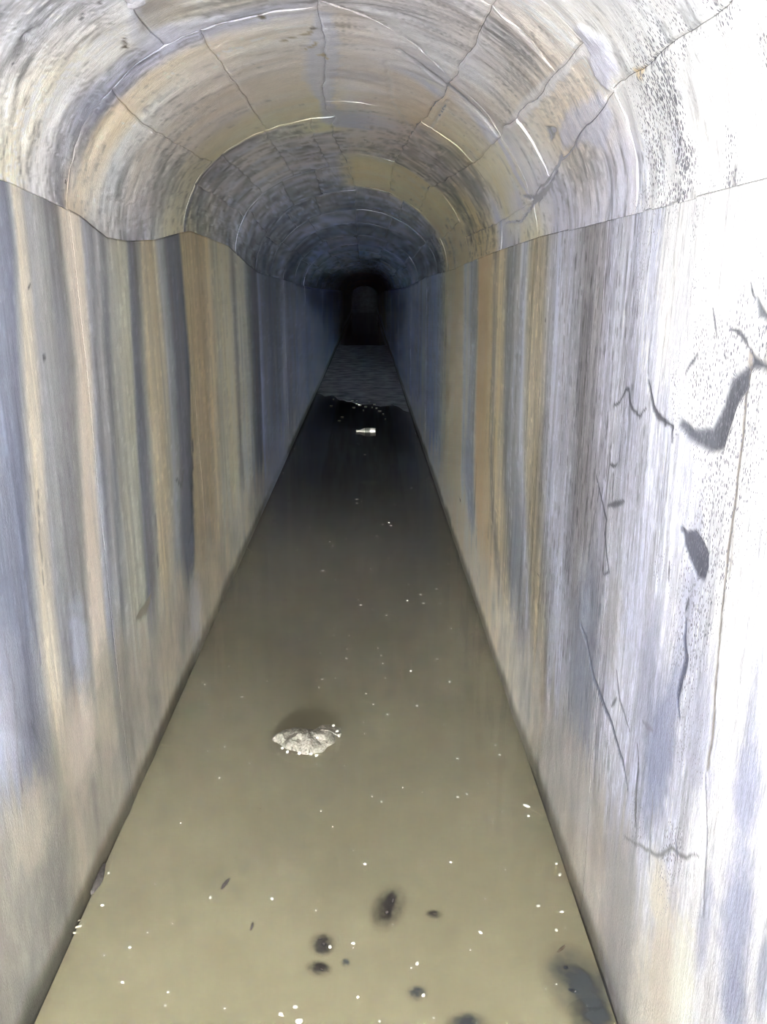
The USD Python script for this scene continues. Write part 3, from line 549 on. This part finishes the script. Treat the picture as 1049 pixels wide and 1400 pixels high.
def stone(c, seed, proud=0.0, far=False):
    """A stone of the vault between four corners (Y, angle): near-low, far-low, far-high, near-high."""
    c = np.array(c, float)
    ya, yb = c[:, 0].min(), c[:, 0].max()
    span = abs(c[2, 1] - c[1, 1])
    ns = max(6, int(span * (0.35 if far else 1.7)))
    u0 = (columns(0, 1, 9, False) if False else None)
    Yc = columns(ya, yb, 3.2 if far else 1.8)
    u = (Yc - ya) / (yb - ya)
    e = np.array([0.006, 0.018, 0.04])
    v = np.unique(np.concatenate([np.linspace(0, 1, ns), e, 1 - e]))
    U, V = np.meshgrid(u, v, indexing='ij')
    lo = c[0][:, None, None] * (1 - U) + c[1][:, None, None] * U
    hi = c[3][:, None, None] * (1 - U) + c[2][:, None, None] * U
    g = lo * (1 - V) + hi * V
    Y, A = g[0], g[1]
    A = A + crown_warp(Y) * np.exp(-((A - 91) / 11) ** 2) + 2.6 * (fbm(np.stack([Y * 7, A * 0.02, 0 * Y], -1), 4, 17) - 0.5) * smooth(np.minimum(A, 180 - A), 1, 10)
    s = np.radians(A) * 0.54
    # ragged outline: the corners wander a little with the joints
    Y = Y + 0.05 * (fbm(np.stack([s * 9, 0 * Y, 0 * Y + 4.0], -1), 3, 3) - 0.5) * np.clip(Y - 0.2, 0, 1)
    width_u = (c[1, 0] - c[0, 0]) * (1 - V) + (c[2, 0] - c[3, 0]) * V
    width_v = abs(c[3, 1] - c[0, 1]) * np.pi / 180 * 0.54 * (1 - U) + abs(c[2, 1] - c[1, 1]) * np.pi / 180 * 0.54 * U
    e = np.minimum((1 - U) * width_u, np.minimum(V, 1 - V) * width_v)
    wob = 0.010 + 0.008 * noise(np.stack([Y * 9, s * 9, 0 * s + seed], -1), 8)
    q = np.stack([Y * 1.3, s * 1.3, 0 * Y + 1.7], -1)
    out = 0.024 * (fbm(q * 2.0, 4, 3) - 0.5) + 0.006 * (fbm(np.stack([Y * 26 + s * 4, s * 7, 0 * s + seed], -1), 4, 9) - 0.5)
    spr = np.minimum(np.abs(A), np.abs(180 - A))
    out = out + (0.0035 * np.clip(1 - e / (wob * 0.6), 0, 1) ** 1.5) * smooth(spr, 1, 5) - proud + 0.0012 * ((seed * 37) % 5 - 2) * (V - 0.5) + 0.0009 * np.interp(Y, [0, 24], [0, 24])
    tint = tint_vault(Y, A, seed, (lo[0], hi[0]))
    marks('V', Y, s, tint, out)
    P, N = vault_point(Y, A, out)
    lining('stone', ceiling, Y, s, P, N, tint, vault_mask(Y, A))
# the mortar bed that shows in the joints
for a, b in ((90, 179), (1, 90)):
    Yg = columns(0.3, 12, 4, False)
    Ag = np.linspace(a, b, 110)
    YY, AA = np.meshgrid(Yg, Ag, indexing='ij')
    P, N = vault_point(YY, AA, 0.0045 + 0.024 * (fbm(np.stack([YY * 1.3, np.radians(AA) * 0.54 * 1.3, 0 * YY + 1.7], -1) * 2.0, 4, 3) - 0.5) + 0.0009 * np.interp(YY, [0, 24], [0, 24]))
    seen = np.stack([np.interp(YY, [1.0, 1.8, 2.4, 3.2, 4.5, 6, 9, 12], c) for c in ([225, 190, 150, 110, 76, 46, 32, 24], [225, 192, 152, 112, 78, 49, 36, 28], [236, 206, 164, 118, 84, 58, 44, 34])], -1)
    lining('mortar', ceiling, YY, np.radians(AA) * 0.54, P, N, stone_colour(seen, YY), vault_mask(YY, AA) * [0, 1, 1], False)
stones = []
def ring(yl0, yh0, yl1, yh1, angles):
    """A half ring: Y at its low and high end on the near side, then on the far side; angles of its joints from low to high."""
    n = len(angles)
    lo, hi = angles[0], angles[-1]
    for a, b in zip(angles[:-1], angles[1:]):
        p, q = (a - lo) / (hi - lo), (b - lo) / (hi - lo)
        stones.append([(yl0 + (yh0 - yl0) * p, a), (yl1 + (yh1 - yl1) * p, a), (yl1 + (yh1 - yl1) * q, b), (yl0 + (yh0 - yl0) * q, b)])
# left half
ring(Y0, Y0, -2.6, -2.6, [180, 150, 120, 90]); ring(-2.6, -2.6, -1.2, -1.2, [180, 145, 118, 90]); ring(-1.2, -1.2, 0.1, 0.1, [180, 150, 122, 90])
ring(0.1, 0.1, 1.02, 1.02, [180, 146, 116, 91])
ring(1.02, 1.02, 2.03, 2.03, [180, 126, 91])
ring(2.03, 2.03, 3.29, 3.29, [180, 143, 117, 91])
ring(3.29, 3.29, 4.55, 4.55, [180, 156.2, 137.6, 118, 100, 91])
ring(4.55, 4.55, 5.36, 5.36, [180, 150, 125, 107, 91])
ring(5.36, 5.36, 6.2, 6.2, [180, 152, 132, 112, 91])
# right half
ring(Y0, Y0, -2.7, -2.7, [0, 30, 60, 90]); ring(-2.7, -2.7, -1.4, -1.4, [0, 28, 62, 90]); ring(-1.4, -1.4, -0.2, -0.2, [0, 33, 60, 90])
ring(-0.2, -0.2, 0.75, 0.75, [0, 30, 58, 91])
ring(0.75, 0.75, 1.60, 1.62, [0, 27, 56, 91])
# near right: the big slabs between the clumped mortar and the strong crack
stones.append([(1.60, 0), (2.50, 0), (2.56, 14), (1.60, 26.5)])
stones.append([(1.60, 26.5), (2.27, 18.5), (2.28, 37.5), (1.60, 37.5)])
stones.append([(2.27, 18.5), (2.56, 14.2), (2.545, 37.7), (2.28, 37.5)])
stones.append([(1.60, 37.5), (1.81, 37.5), (1.75, 56), (1.61, 56)])
stones.append([(1.81, 37.5), (2.545, 37.7), (2.36, 57.3), (1.75, 56)])
stones.append([(1.61, 56), (1.75, 56), (1.72, 91), (1.62, 91)])
stones.append([(1.75, 56), (2.36, 57.3), (1.98, 91), (1.72, 91)])
# beyond the crack
stones.append([(2.50, 0), (3.20, 0), (3.16, 12.5), (2.56, 14)])
stones.append([(3.20, 0), (4.22, 0), (4.2, 15), (3.16, 12.5)])
stones.append([(2.56, 14), (3.16, 12.5), (3.10, 38), (2.545, 37.7)])
stones.append([(3.16, 12.5), (4.2, 15), (4.3, 46), (3.10, 38)])
stones.append([(2.545, 37.7), (3.10, 38), (3.06, 62), (2.36, 57.3)])
stones.append([(3.10, 38), (4.3, 46), (4.24, 67.5), (3.06, 62)])
stones.append([(2.36, 57.3), (3.06, 62), (3.0, 91), (1.98, 91)])
stones.append([(3.06, 62), (4.24, 67.5), (4.2, 91), (3.0, 91)])
ring(4.2, 4.2, 5.3, 5.2, [0, 24, 47, 67.5, 91])
ring(5.3, 5.2, 6.2, 6.1, [0, 30, 58, 91])
for a, b in zip([6.2] + deep[:-1], deep):
    j = rng.uniform(-4, 4)
    ring(a, a, b, b, [180, 150 + j, 120 - j, 91]); ring(a, a, b, b, [0, 31 + j, 61 - j, 91])
for k, c in enumerate(stones):
    far = c[0][0] > 6 or c[1][0] < 0.9
    stone(c, k + 1, [0, 0.0008, 0.0, 0.0, -0.001, 0.0012, 0.0][k % 7], far)

# the round knob of mortar on the near left of the vault
ky, ka = vault_at([190], [10])
kp, kn = vault_point(np.array([ky[0]]), np.array([ka[0]]), np.array([0.004]))
knob = trimesh.creation.icosphere(3, 1.0)
knob.vertices *= (1 + 0.25 * (fbm(knob.vertices * 2.5 + 4, 3, 2)[:, None] - 0.5)) * np.array([0.026, 0.026, 0.010])
knob.apply_transform(trimesh.geometry.align_vectors([0, 0, 1], kn[0]))
knob.apply_translation(kp[0])
tag(put('mortar_knob', knob, MORTAR, ceiling, smooth=True), 'round grey knob of mortar')

# ---------------------------------------------------------------- floor, end, mouth
floor = put('floor', trimesh.creation.box((1.6, Y1 - Y0, 0.1), trimesh.transformations.translation_matrix((XC, (Y0 + Y1) / 2, -0.33))), MUD, smooth=False)
tag(floor, 'flat mud bed of the tunnel under the standing water', 'floor', kind='structure')
end = put('wall_end_added', trimesh.creation.box((1.8, 0.2, 2.6), trimesh.transformations.translation_matrix((XC, Y1 + 0.1, 0.9))), SLATE_UNLIT, smooth=False)  # added to keep sky light out of the far end, painted dark
tag(end, 'added face closing the far end of the tunnel, painted dark as unlit depth', 'wall', kind='structure')
g = put('ground', trimesh.creation.box((24, 12, 0.2), trimesh.transformations.translation_matrix((XC, Y0 - 6.0, -0.1))), MUD, smooth=False)
tag(g, 'trodden earth in front of the tunnel mouth behind the camera', 'ground', kind='structure')

# unseen earth over and beside the lining, added to stop daylight leaking through joints
V = []
for x0, x1, z0, z1 in ((-1.6, XL - 0.16, -0.5, 2.9), (XR + 0.16, 1.4, -0.5, 2.9), (XL - 0.16, XR + 0.16, 2.34, 2.9)):
    V.append(trimesh.creation.box((x1 - x0, Y1 - Y0 + 0.3, z1 - z0), trimesh.transformations.translation_matrix(((x0 + x1) / 2, (Y0 + Y1 + 0.3) / 2, (z0 + z1) / 2))))
earth = put('ground', trimesh.util.concatenate(V), MUD, smooth=False)
tag(earth, 'unseen packed earth added behind and above the stone lining against stray daylight', 'earth', kind='structure')

# ---------------------------------------------------------------- water
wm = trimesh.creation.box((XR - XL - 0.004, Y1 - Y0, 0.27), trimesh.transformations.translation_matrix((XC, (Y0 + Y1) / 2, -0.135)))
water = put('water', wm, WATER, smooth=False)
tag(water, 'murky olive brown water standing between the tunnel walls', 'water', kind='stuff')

# ---------------------------------------------------------------- things in the water
def lump(outline, top, bottom, seed, rough=0.01, rings=9, dome=0.6, sub=72):
    """A broken lump standing on the outline (x, y) at the water line: rugged on top, tapering down to its foot."""
    o = np.array(outline, float)
    seg = np.vstack([o, o[:1]])
    t = np.concatenate([[0], np.cumsum(np.linalg.norm(np.diff(seg, axis=0), axis=1))])
    q = np.linspace(0, t[-1], sub, endpoint=False)
    rim = np.stack([np.interp(q, t, seg[:, 0]), np.interp(q, t, seg[:, 1])], 1)
    c = rim.mean(0)
    rows = []
    for k in range(rings):
        f = 1 - k / rings
        xy = c + (rim - c) * f
        z = top * (1 - f ** (1 / dome * 2))
        rows.append(np.column_stack([xy, np.full(sub, z)]))
    down = [np.column_stack([c + (rim - c) * g, np.full(sub, bottom * h)]) for g, h in ((1.02, 0.15), (1.0, 0.5), (0.9, 1.0))]
    rows = down[::-1] + rows
    V = np.vstack(rows + [[[*c, top]], [[*c, bottom]]])
    n = len(rows)
    F = []
    for k in range(n - 1):
        for i in range(sub):
            a, b = k * sub + i, k * sub + (i + 1) % sub
            F += [(a, b, b + sub), (a, b + sub, a + sub)]
    for i in range(sub):
        F += [((n - 1) * sub + i, (n - 1) * sub + (i + 1) % sub, n * sub), ((i + 1) % sub, i, n * sub + 1)]
    d = (fbm(V * 45 + seed, 4, seed) - 0.5) * 2 * rough + (np.abs(fbm(V * 16 + seed, 3, seed + 3) - 0.5)) * 2 * rough
    V[:, 2] += d * (V[:, 2] > bottom * 0.4)
    V[:, :2] += ((fbm(V * 60 + 7 + seed, 3, seed + 5) - 0.5) * rough * 0.9)[:, None]
    return V, np.array(F)

def at(x, y, z=0.0):
    """The point at height z that a pixel of the photograph shows."""
    d = fwd + rgt * ((x - 524.5) / FPX) - upv * ((y - 700) / FPX)
    k = (z - EYE) / d[2]
    return np.array([k * d[0], k * d[1]])

# the lump of rubble
edge = [(372, 1011), (379, 1004), (390, 995), (400, 992), (412, 993), (422, 994), (434, 993), (443, 990), (457, 988), (465, 992), (466, 1002), (459, 1006), (457, 1016), (447, 1021), (440, 1029), (417, 1032), (404, 1027), (392, 1023), (378, 1015)]
out = [at(x, y, 0.018 if y < 1004 else 0.0) for x, y in edge]
base = np.mean(out, 0)
r = xform('rubble_lump', (*base, 0))
tag(r, 'pale gritty lump of broken mortar rising out of the murky water', 'rock')
put('lump', lump(np.array(out) - base, 0.026, -0.06, 5, 0.013), ROCK, r, smooth=25)
for k, (x, y) in enumerate([(421, 1000), (456, 991), (393, 1022), (409, 1024), (425, 1025), (433, 1027), (434, 1008), (386, 1017), (461, 999)]):
    p = at(x, y, 0.024) - base
    m = trimesh.creation.icosphere(1, 0.0042)
    m.vertices *= np.array([1.2, 0.9, 0.8]); m.vertices += (noise(m.vertices * 300 + k, 4)[:, None] - 0.5) * 0.004
    m.apply_translation((*p, 0.022 if y < 1012 else 0.008))
    tag(put('grain', m, FLAKE, r, smooth=False), 'white lime grain on the lump' if k == 0 else None)

# the bottle far down the tunnel
p0, p1 = at(487, 588, 0.02), at(514, 588, 0.02)
L = np.linalg.norm(p1 - p0)
b = xform('bottle', (*((p0 + p1) / 2), 0.010), math.degrees(math.atan2(*(p1 - p0)[::-1])))
tag(b, 'pale shiny bottle floating on its side far down the dark water', 'bottle')
def lathe(profile, n=40):
    prof = np.array(profile, float)
    m = trimesh.creation.revolve(prof, sections=n)
    m.apply_transform(trimesh.transformations.rotation_matrix(math.pi / 2, (0, 1, 0)))
    return m
R0 = 0.034
body = [(0.0, -L / 2 + 0.052), (0.013, -L / 2 + 0.052), (0.0135, -L / 2 + 0.034), (0.015, -L / 2 + 0.03)]
prof = [(0.0, -L / 2 + 0.022), (0.011, -L / 2 + 0.022), (0.012, -L / 2 + 0.035), (0.016, -L / 2 + 0.05), (0.026, -L / 2 + 0.072), (R0, -L / 2 + 0.095), (R0, L / 2 - 0.03), (R0 * 0.93, L / 2 - 0.012), (R0 * 0.97, L / 2 - 0.006), (R0 * 0.8, L / 2), (0.0, L / 2 - 0.006)]
put('body', lathe(prof), PLASTIC, b, smooth=40)
put('cap', lathe([(0.0, -L / 2), (0.0125, -L / 2), (0.0135, -L / 2 + 0.002), (0.0135, -L / 2 + 0.021), (0.0, -L / 2 + 0.021)], 24), PLASTIC, b, smooth=30)
put('label', lathe([(R0 + 0.0008, -0.010), (R0 + 0.0008, 0.045)], 40), BAND, b, smooth=40)

# the silt that lies on the far water, with its ragged near edge
nx, ny = 40, 150
ys = 10.2 + (19.5 - 10.2) * np.linspace(0, 1, ny) ** 2
x = np.linspace(XL + 0.02, XR - 0.02, nx)
X, Yg = np.meshgrid(x, ys, indexing='ij')
ragged = 1.3 * (fbm(np.stack([X * 4, 0 * X, 0 * X], -1), 4, 12) - 0.5) - 0.9 * (X - XC)
Yg = Yg + ragged * np.clip(1 - (Yg - 10.2) / 6, 0, 1)
top = 0.004 + 0.0012 * fbm(np.stack([X * 5, Yg * 2, 0 * X], -1), 3, 13)
n = nx * ny
idx = np.arange(n).reshape(nx, ny)
a_, b_, c_, d_ = idx[:-1, :-1].ravel(), idx[1:, :-1].ravel(), idx[1:, 1:].ravel(), idx[:-1, 1:].ravel()
loop = np.concatenate([idx[:, 0], idx[-1, 1:], idx[-2::-1, -1], idx[0, -2:0:-1]])
tp = np.stack([X, Yg, top], -1).reshape(-1, 3)
lo = tp[loop] * [1, 1, 0] + [0, 0, 0.0004]
i_ = np.arange(len(loop)); j_ = (i_ + 1) % len(loop)
F = np.vstack([np.stack([a_, b_, c_], -1), np.stack([a_, c_, d_], -1), np.stack([loop[i_], n + i_, n + j_], -1), np.stack([loop[i_], n + j_, loop[j_]], -1)])
tag(put('silt_film', (np.vstack([tp, lo]), F), SILT, smooth=True), 'matt grey film of silt with a ragged edge lying on the far water', 'silt', kind='stuff')

# white flakes: each its own
def flake_mesh(seed, size):
    m = trimesh.creation.icosphere(1, 1.0)
    v = m.vertices * (1 + 0.5 * (noise(m.vertices * 1.7 + seed * 3.1, seed)[:, None] - 0.5))
    return trimesh.Trimesh(v * np.array([size, size * (0.55 + 0.35 * ((seed * 0.37) % 1)), 0.0022 + size * 0.18]), m.faces, process=False)
def k1(pts): return [(400 + x / 3.686, 600 + y / 3.686) for x, y in pts]
def k2(pts): return [(250 + x / 1.748, 900 + y / 1.748) for x, y in pts]
def k3(pts): return [(x / 2, 700 + y / 2) for x, y in pts]
SMALL = k1([(365, 80), (600, 248), (325, 305), (325, 325), (515, 332), (358, 408), (455, 432), (485, 423), (497, 438), (88, 447), (425, 490), (270, 503), (188, 518), (203, 538), (24, 560), (484, 600), (392, 656), (153, 665), (215, 710), (785, 631), (584, 735), (726, 757), (646, 785), (578, 816), (744, 828), (344, 838), (332, 810), (405, 860), (473, 890), (799, 957), (843, 985), (208, 989), (286, 992), (36, 1008), (275, 1060), (430, 1055), (140, 1080), (448, 1093), (272, 1107), (456, 1133), (727, 1111), (596, 1170), (215, 1206), (147, 1212), (133, 1253), (468, 1206), (731, 1230), (791, 1225), (370, 1285), (407, 1338), (628, 1346), (478, 1390)])
SMALL += k2([(52, 63), (60, 110), (142, 93), (202, 55), (165, 130), (335, 50), (437, 85), (455, 110), (490, 135), (432, 153), (434, 180), (560, 114), (625, 160), (636, 57), (60, 222), (100, 212), (140, 230), (160, 251), (87, 287), (196, 310), (330, 365), (358, 403), (387, 257), (320, 253), (407, 460), (436, 492), (452, 330), (475, 343), (525, 309), (573, 320), (570, 494), (622, 285), (657, 240), (657, 332), (679, 325), (702, 346), (730, 299), (747, 208), (757, 231), (741, 392), (763, 367), (826, 377), (640, 488), (771, 506), (177, 486), (213, 575), (65, 572), (318, 603), (407, 692), (352, 690), (502, 638), (560, 730), (546, 740), (688, 697), (575, 806), (418, 810), (722, 575), (893, 650), (915, 645), (867, 790), (893, 780), (938, 797), (100, 837), (470, 868), (600, 860)])
SMALL += k3([(560, 472), (570, 526), (612, 561), (568, 654), (614, 643), (600, 727), (494, 851), (425, 1017), (472, 1126), (403, 1150), (355, 1191), (284, 1212), (335, 1287), (460, 1313), (452, 1350), (614, 1358), (625, 422), (297, 988), (575, 1055)])
for k, (x, y) in enumerate(SMALL):
    p = at(x, y)
    px = (0.75 + 1.3 * rng.random() ** 2.2) * (0.9 + 0.5 * smooth(y, 900, 1350)) * (1.35 - 0.35 * smooth(y, 850, 1100))
    size = px * math.hypot(p[1], EYE) / FPX
    m = flake_mesh(k + 1, size)
    m.apply_transform(trimesh.transformations.rotation_matrix(rng.uniform(0, 6.3), (0, 0, 1)))
    m.apply_translation((*p, 0.0006))
    mid = 235 + 0.4545 * (970 - y) + 0.5 * (610 + 0.333 * (y - 710) - 235 - 0.4545 * (970 - y))
    wide = 0.16 * (610 + 0.333 * (y - 710) - 235 - 0.4545 * (970 - y))
    side = 'nearer the left wall' if x < mid - wide else 'nearer the right wall' if x > mid + wide else 'in mid channel'
    zone = 'far beyond the rubble lump' if y < 800 else 'just beyond the rubble lump' if y < 985 else 'between rubble lump and dark clumps' if y < 1200 else 'level with the dark clumps'
    tag(put('flake', m, FLAKE, smooth=True), f'small pale lime flake afloat {side}, {zone}', 'flake', f'small lime flakes {side}, {zone}')
BIG = [((720, 1102), 0.016, 0.5, 'largest white flake, beside the right wall level with the lower cracks', -35), ((736, 1239), 0.0075, 0.7, 'roundish white flake beside a small dark smear near the right wall', 10), ((768, 1247), 0.008, 0.35, 'narrow white flake closest to the right wall above the sunken stone', 0),
       ((761, 1181), 0.006, 0.8, 'pale flake caught in the waterline of the right wall, upper of two', 20), ((766, 1196), 0.008, 0.7, 'pale flake caught in the waterline of the right wall, lower of two', 60), ((657, 1275), 0.0085, 0.35, 'curled sliver of white flake on open water left of the sunken stone', -40),
       ((404, 1377), 0.008, 0.8, 'round whitish flake at the bottom of the picture, uppermost of three', 0), ((384, 1387), 0.007, 0.8, 'round whitish flake at the bottom of the picture, leftmost of three', 0), ((409, 1396), 0.011, 0.6, 'oval whitish flake at the bottom edge, lowest of three', 8),
       ((331, 953), 0.008, 0.35, 'thin white sliver afloat left of and beyond the rubble lump', 20), ((598, 901), 0.007, 0.45, 'bent white sliver floating near the right wall beyond the rubble lump', -30), ((140, 1238), 0.0065, 0.8, 'cream flake floating just off the left wall by the dark leaf', 0), ((579, 825), 0.011, 0.3, 'thin pale sliver farther off, close to the right wall', 0), ((483, 1290), 0.0065, 0.5, 'white flake floating between the two dark clumps in the foreground', 0)]
for k, ((x, y), size, asp, label, deg) in enumerate(BIG):
    m = flake_mesh(200 + k, size * 0.72)
    m.vertices[:, 1] *= asp / 0.72
    m.apply_transform(trimesh.transformations.rotation_matrix(math.radians(deg), (0, 0, 1)))
    m.apply_translation((*at(x, y), 0.0008))
    tag(put('flake', m, FLAKE, smooth=True), label, 'flake')
for k, (x, y) in enumerate([(488, 552), (492, 554), (484, 557), (505, 550), (509, 557), (515, 558), (497, 561), (524, 566), (527, 573), (453, 555), (468, 570), (464, 575), (456, 546), (482, 548), (512, 553), (488, 548), (500, 556), (519, 562)]):
    p = at(x, y, 0.004)
    m = flake_mesh(300 + k, (1.0 + 1.6 * rng.random()) * math.hypot(p[1], EYE) / FPX)
    m.vertices[:, 1] *= 1.8
    m.apply_translation((*p, 0.006))
    tag(put('scum_flake', m, FLAKE, smooth=True), 'pale fleck of scum at the ragged near edge of the far silt', 'scum', 'scum flecks at the edge of the far silt')

# dark scraps in the water
def soft_disc(rx, ry, deg, seed):
    """A shallow lens of loose silt, 3 mm thick, with how far it covers the water at each point."""
    rr, aa = np.linspace(0, 1, 22)[1:], np.arange(64) / 64 * 2 * np.pi
    Rg, Ag = np.meshgrid(rr, aa, indexing='ij')
    P = np.stack([Rg * np.cos(Ag), Rg * np.sin(Ag)], -1)
    n = fbm(np.concatenate([P * 2.3 + seed * 3, 0 * P[..., :1]], -1), 4, seed) - 0.5
    cover = np.clip((1 - Rg) * 1.45 + 1.9 * n * (1 - Rg ** 2) - 0.05, 0, 1) ** 1.25
    cover[-1] = 0
    c, s_ = math.cos(math.radians(deg)), math.sin(math.radians(deg))
    x, y = P[..., 0] * rx, P[..., 1] * ry
    top = np.stack([c * x - s_ * y, s_ * x + c * y, 0.0018 * (1 - Rg ** 2)], -1).reshape(-1, 3)
    V = np.vstack([[[0, 0, 0.0018]], top, [[0, 0, -0.001]]])
    F = []
    for i in range(len(rr) - 1):
        for k in range(64):
            a, b = 1 + i * 64 + k, 1 + i * 64 + (k + 1) % 64
            F += [(a, a + 64, b + 64), (a, b + 64, b)]
    m = len(top)
    for k in range(64):
        F += [(0, 1 + k, 1 + (k + 1) % 64), (m - 63 + (k + 1) % 64, m - 63 + k, m + 1)]
    cv = np.concatenate([[cover[0].mean()], cover.ravel(), [0]])
    return (V, np.array(F)), cv
def clump(name, x, y, rx, ry, label, cat, mat, top=-0.003, deg=0.0, bits=(), bit_mat=None, seed=1):
    c = at(x, y)
    o = xform(name, (*c, 0))
    tag(o, label, cat)
    m, cv = soft_disc(rx, ry, deg, seed)
    p = usdkit.mesh(stage, numbered(str(o.GetPath()) + '/silt_cloud'), m, mat, smooth=True)
    UsdGeom.PrimvarsAPI(p).CreatePrimvar('cover', T.FloatArray, 'vertex').Set(Vt.FloatArray.FromNumpy(cv.astype(np.float32)))
    for dx, dy, a, b_, dg in bits:
        q = trimesh.creation.icosphere(2, 1.0)
        q.vertices *= (1 + 0.6 * (noise(q.vertices * 2.2 + seed + dx, seed + 2)[:, None] - 0.5))
        q.vertices *= np.array([a * 0.55, b_ * 0.5, 0.0022])
        q.apply_transform(trimesh.transformations.rotation_matrix(math.radians(dg), (0, 0, 1)))
        p = at(x + dx, y + dy) - c
        q.apply_translation((*p, 0.0))
        put('leaf_scrap', q, bit_mat or LEAF, o, smooth=True)
clump('sunken_clump', 531, 1240, 0.046, 0.085, 'largest dark blurred clump just under the water in the middle foreground', 'clump', SOOTY, 0.0, -15, [(-2, 8, 0.011, 0.012, 30), (6, -8, 0.006, 0.02, -10)], seed=3)
clump('sunken_clump', 440, 1291, 0.034, 0.038, 'upper of two small black clumps sunk left of the foreground centre', 'clump', SOOTY, 0.0, 20, [(3, 0, 0.010, 0.012, 50), (-2, -7, 0.012, 0.006, 10)], seed=4)
clump('sunken_clump', 436, 1324, 0.034, 0.024, 'lower of two small black clumps, flat and slanting, left of the foreground centre', 'clump', SOOTY, 0.0, -20, [(4, 2, 0.013, 0.005, -35)], seed=5)
clump('sunken_leaf', 594, 1250, 0.024, 0.017, 'little brown leaf sunk right of the largest dark clump', 'leaf', SOOTY, -0.001, -10, [(0, 0, 0.013, 0.006, -15)], TWIG, seed=6)
clump('sunken_leaf', 473, 1316, 0.012, 0.014, 'faint greenish smear under the water right of the small black clumps', 'leaf', BLUEGREY, -0.01, 0, seed=7)
clump('sunken_stone', 792, 1345, 0.085, 0.12, 'broad blue grey stone blurred under the water against the right wall', 'stone', BLUEGREY, -0.002, 12, [(-18, -22, 0.010, 0.010, 0), (-8, 10, 0.02, 0.010, -20)], SLATE_UNLIT, seed=8)
clump('sunken_stone', 812, 1392, 0.06, 0.05, 'dark stone blurred under the water at the bottom by the right wall', 'stone', BLUEGREY, -0.002, 0, seed=9)
clump('sunken_stone', 640, 1402, 0.05, 0.035, 'dim dark stone under the water cut off by the bottom edge', 'stone', BLUEGREY, -0.006, 0, seed=10)
clump('sunken_stone', 570, 1358, 0.026, 0.022, 'faint grey stone deep under the water in the bottom foreground', 'stone', BLUEGREY, -0.012, 0, seed=11)

def sliver(pts, w, mat, name, label, cat, h=0.5):
    """A thin twig or leaf lying in the water along the pixels given."""
    P = np.array([at(x, y) for x, y in pts])
    c = P.mean(0)
    o = xform(name, (*c, 0))
    tag(o, label, cat)
    P = P - c
    t = np.linspace(0, 1, 14)
    px = np.stack([np.interp(t, np.linspace(0, 1, len(P)), P[:, i]) for i in range(2)], 1)
    rad = w * (0.35 + 0.65 * np.sin(np.pi * np.clip(t, 0.06, 0.94)))
    d = np.gradient(px, axis=0); d /= np.linalg.norm(d, axis=1, keepdims=True)
    nrm = np.stack([-d[:, 1], d[:, 0]], 1)
    k = 10
    V = []
    for i in range(14):
        for a in np.arange(k) / k * 2 * np.pi:
            V.append([*(px[i] + nrm[i] * rad[i] * np.cos(a)), rad[i] * h * np.sin(a) + 0.0005])
    F = []
    for i in range(13):
        for a in range(k):
            A, B = i * k + a, i * k + (a + 1) % k
            F += [(A, B, B + k), (A, B + k, A + k)]
    V += [[*px[0], 0.0], [*px[-1], 0.0]]
    F += [((a + 1) % k, a, 14 * k) for a in range(k)] + [(13 * k + a, 13 * k + (a + 1) % k, 14 * k + 1) for a in range(k)]
    put('stalk' if 'twig' in name or 'straw' in name else 'blade', (np.array(V), np.array(F)), mat, o, smooth=True)
    return o, c
sliver([(303, 1216), (308, 1208), (314, 1201)], 0.006, LEAF, 'leaf_scrap', 'dark narrow leaf scrap slanting in the water left of the foreground', 'leaf')
sliver([(343, 1272), (345, 1266), (346, 1261)], 0.004, LEAF, 'leaf_scrap', 'tiny dark leaf scrap standing upright in the left foreground', 'leaf')
sliver([(354, 1106), (357, 1107)], 0.004, TWIG, 'leaf_scrap', 'tiny brown speck of leaf below the rubble lump', 'leaf')
sliver([(125, 1222), (134, 1205), (142, 1182)], 0.012, LEAF, 'wet_leaf', 'dark wet leaf stuck along the waterline of the left wall', 'leaf', 1.0)
sliver([(763, 1302), (768, 1297), (773, 1292)], 0.004, TWIG, 'twig', 'short brown twig above the sunken stone by the right wall', 'twig')
o, c = sliver([(92, 1268), (101, 1261), (110, 1258)], 0.004, STRAW, 'straw_tuft', 'pale frayed straw tuft lying on the water by the left wall', 'straw')
for q in ([(90, 1272), (102, 1268), (112, 1266)], [(96, 1262), (103, 1254), (110, 1246)], [(94, 1275), (104, 1276)]):
    P = np.array([at(x, y) for x, y in q]) - c
    m = trimesh.creation.cylinder(0.0025, segment=[[*P[0], 0.0005], [*P[-1], 0.001]], sections=8)
    put('stalk', m, STRAW, o, smooth=40)
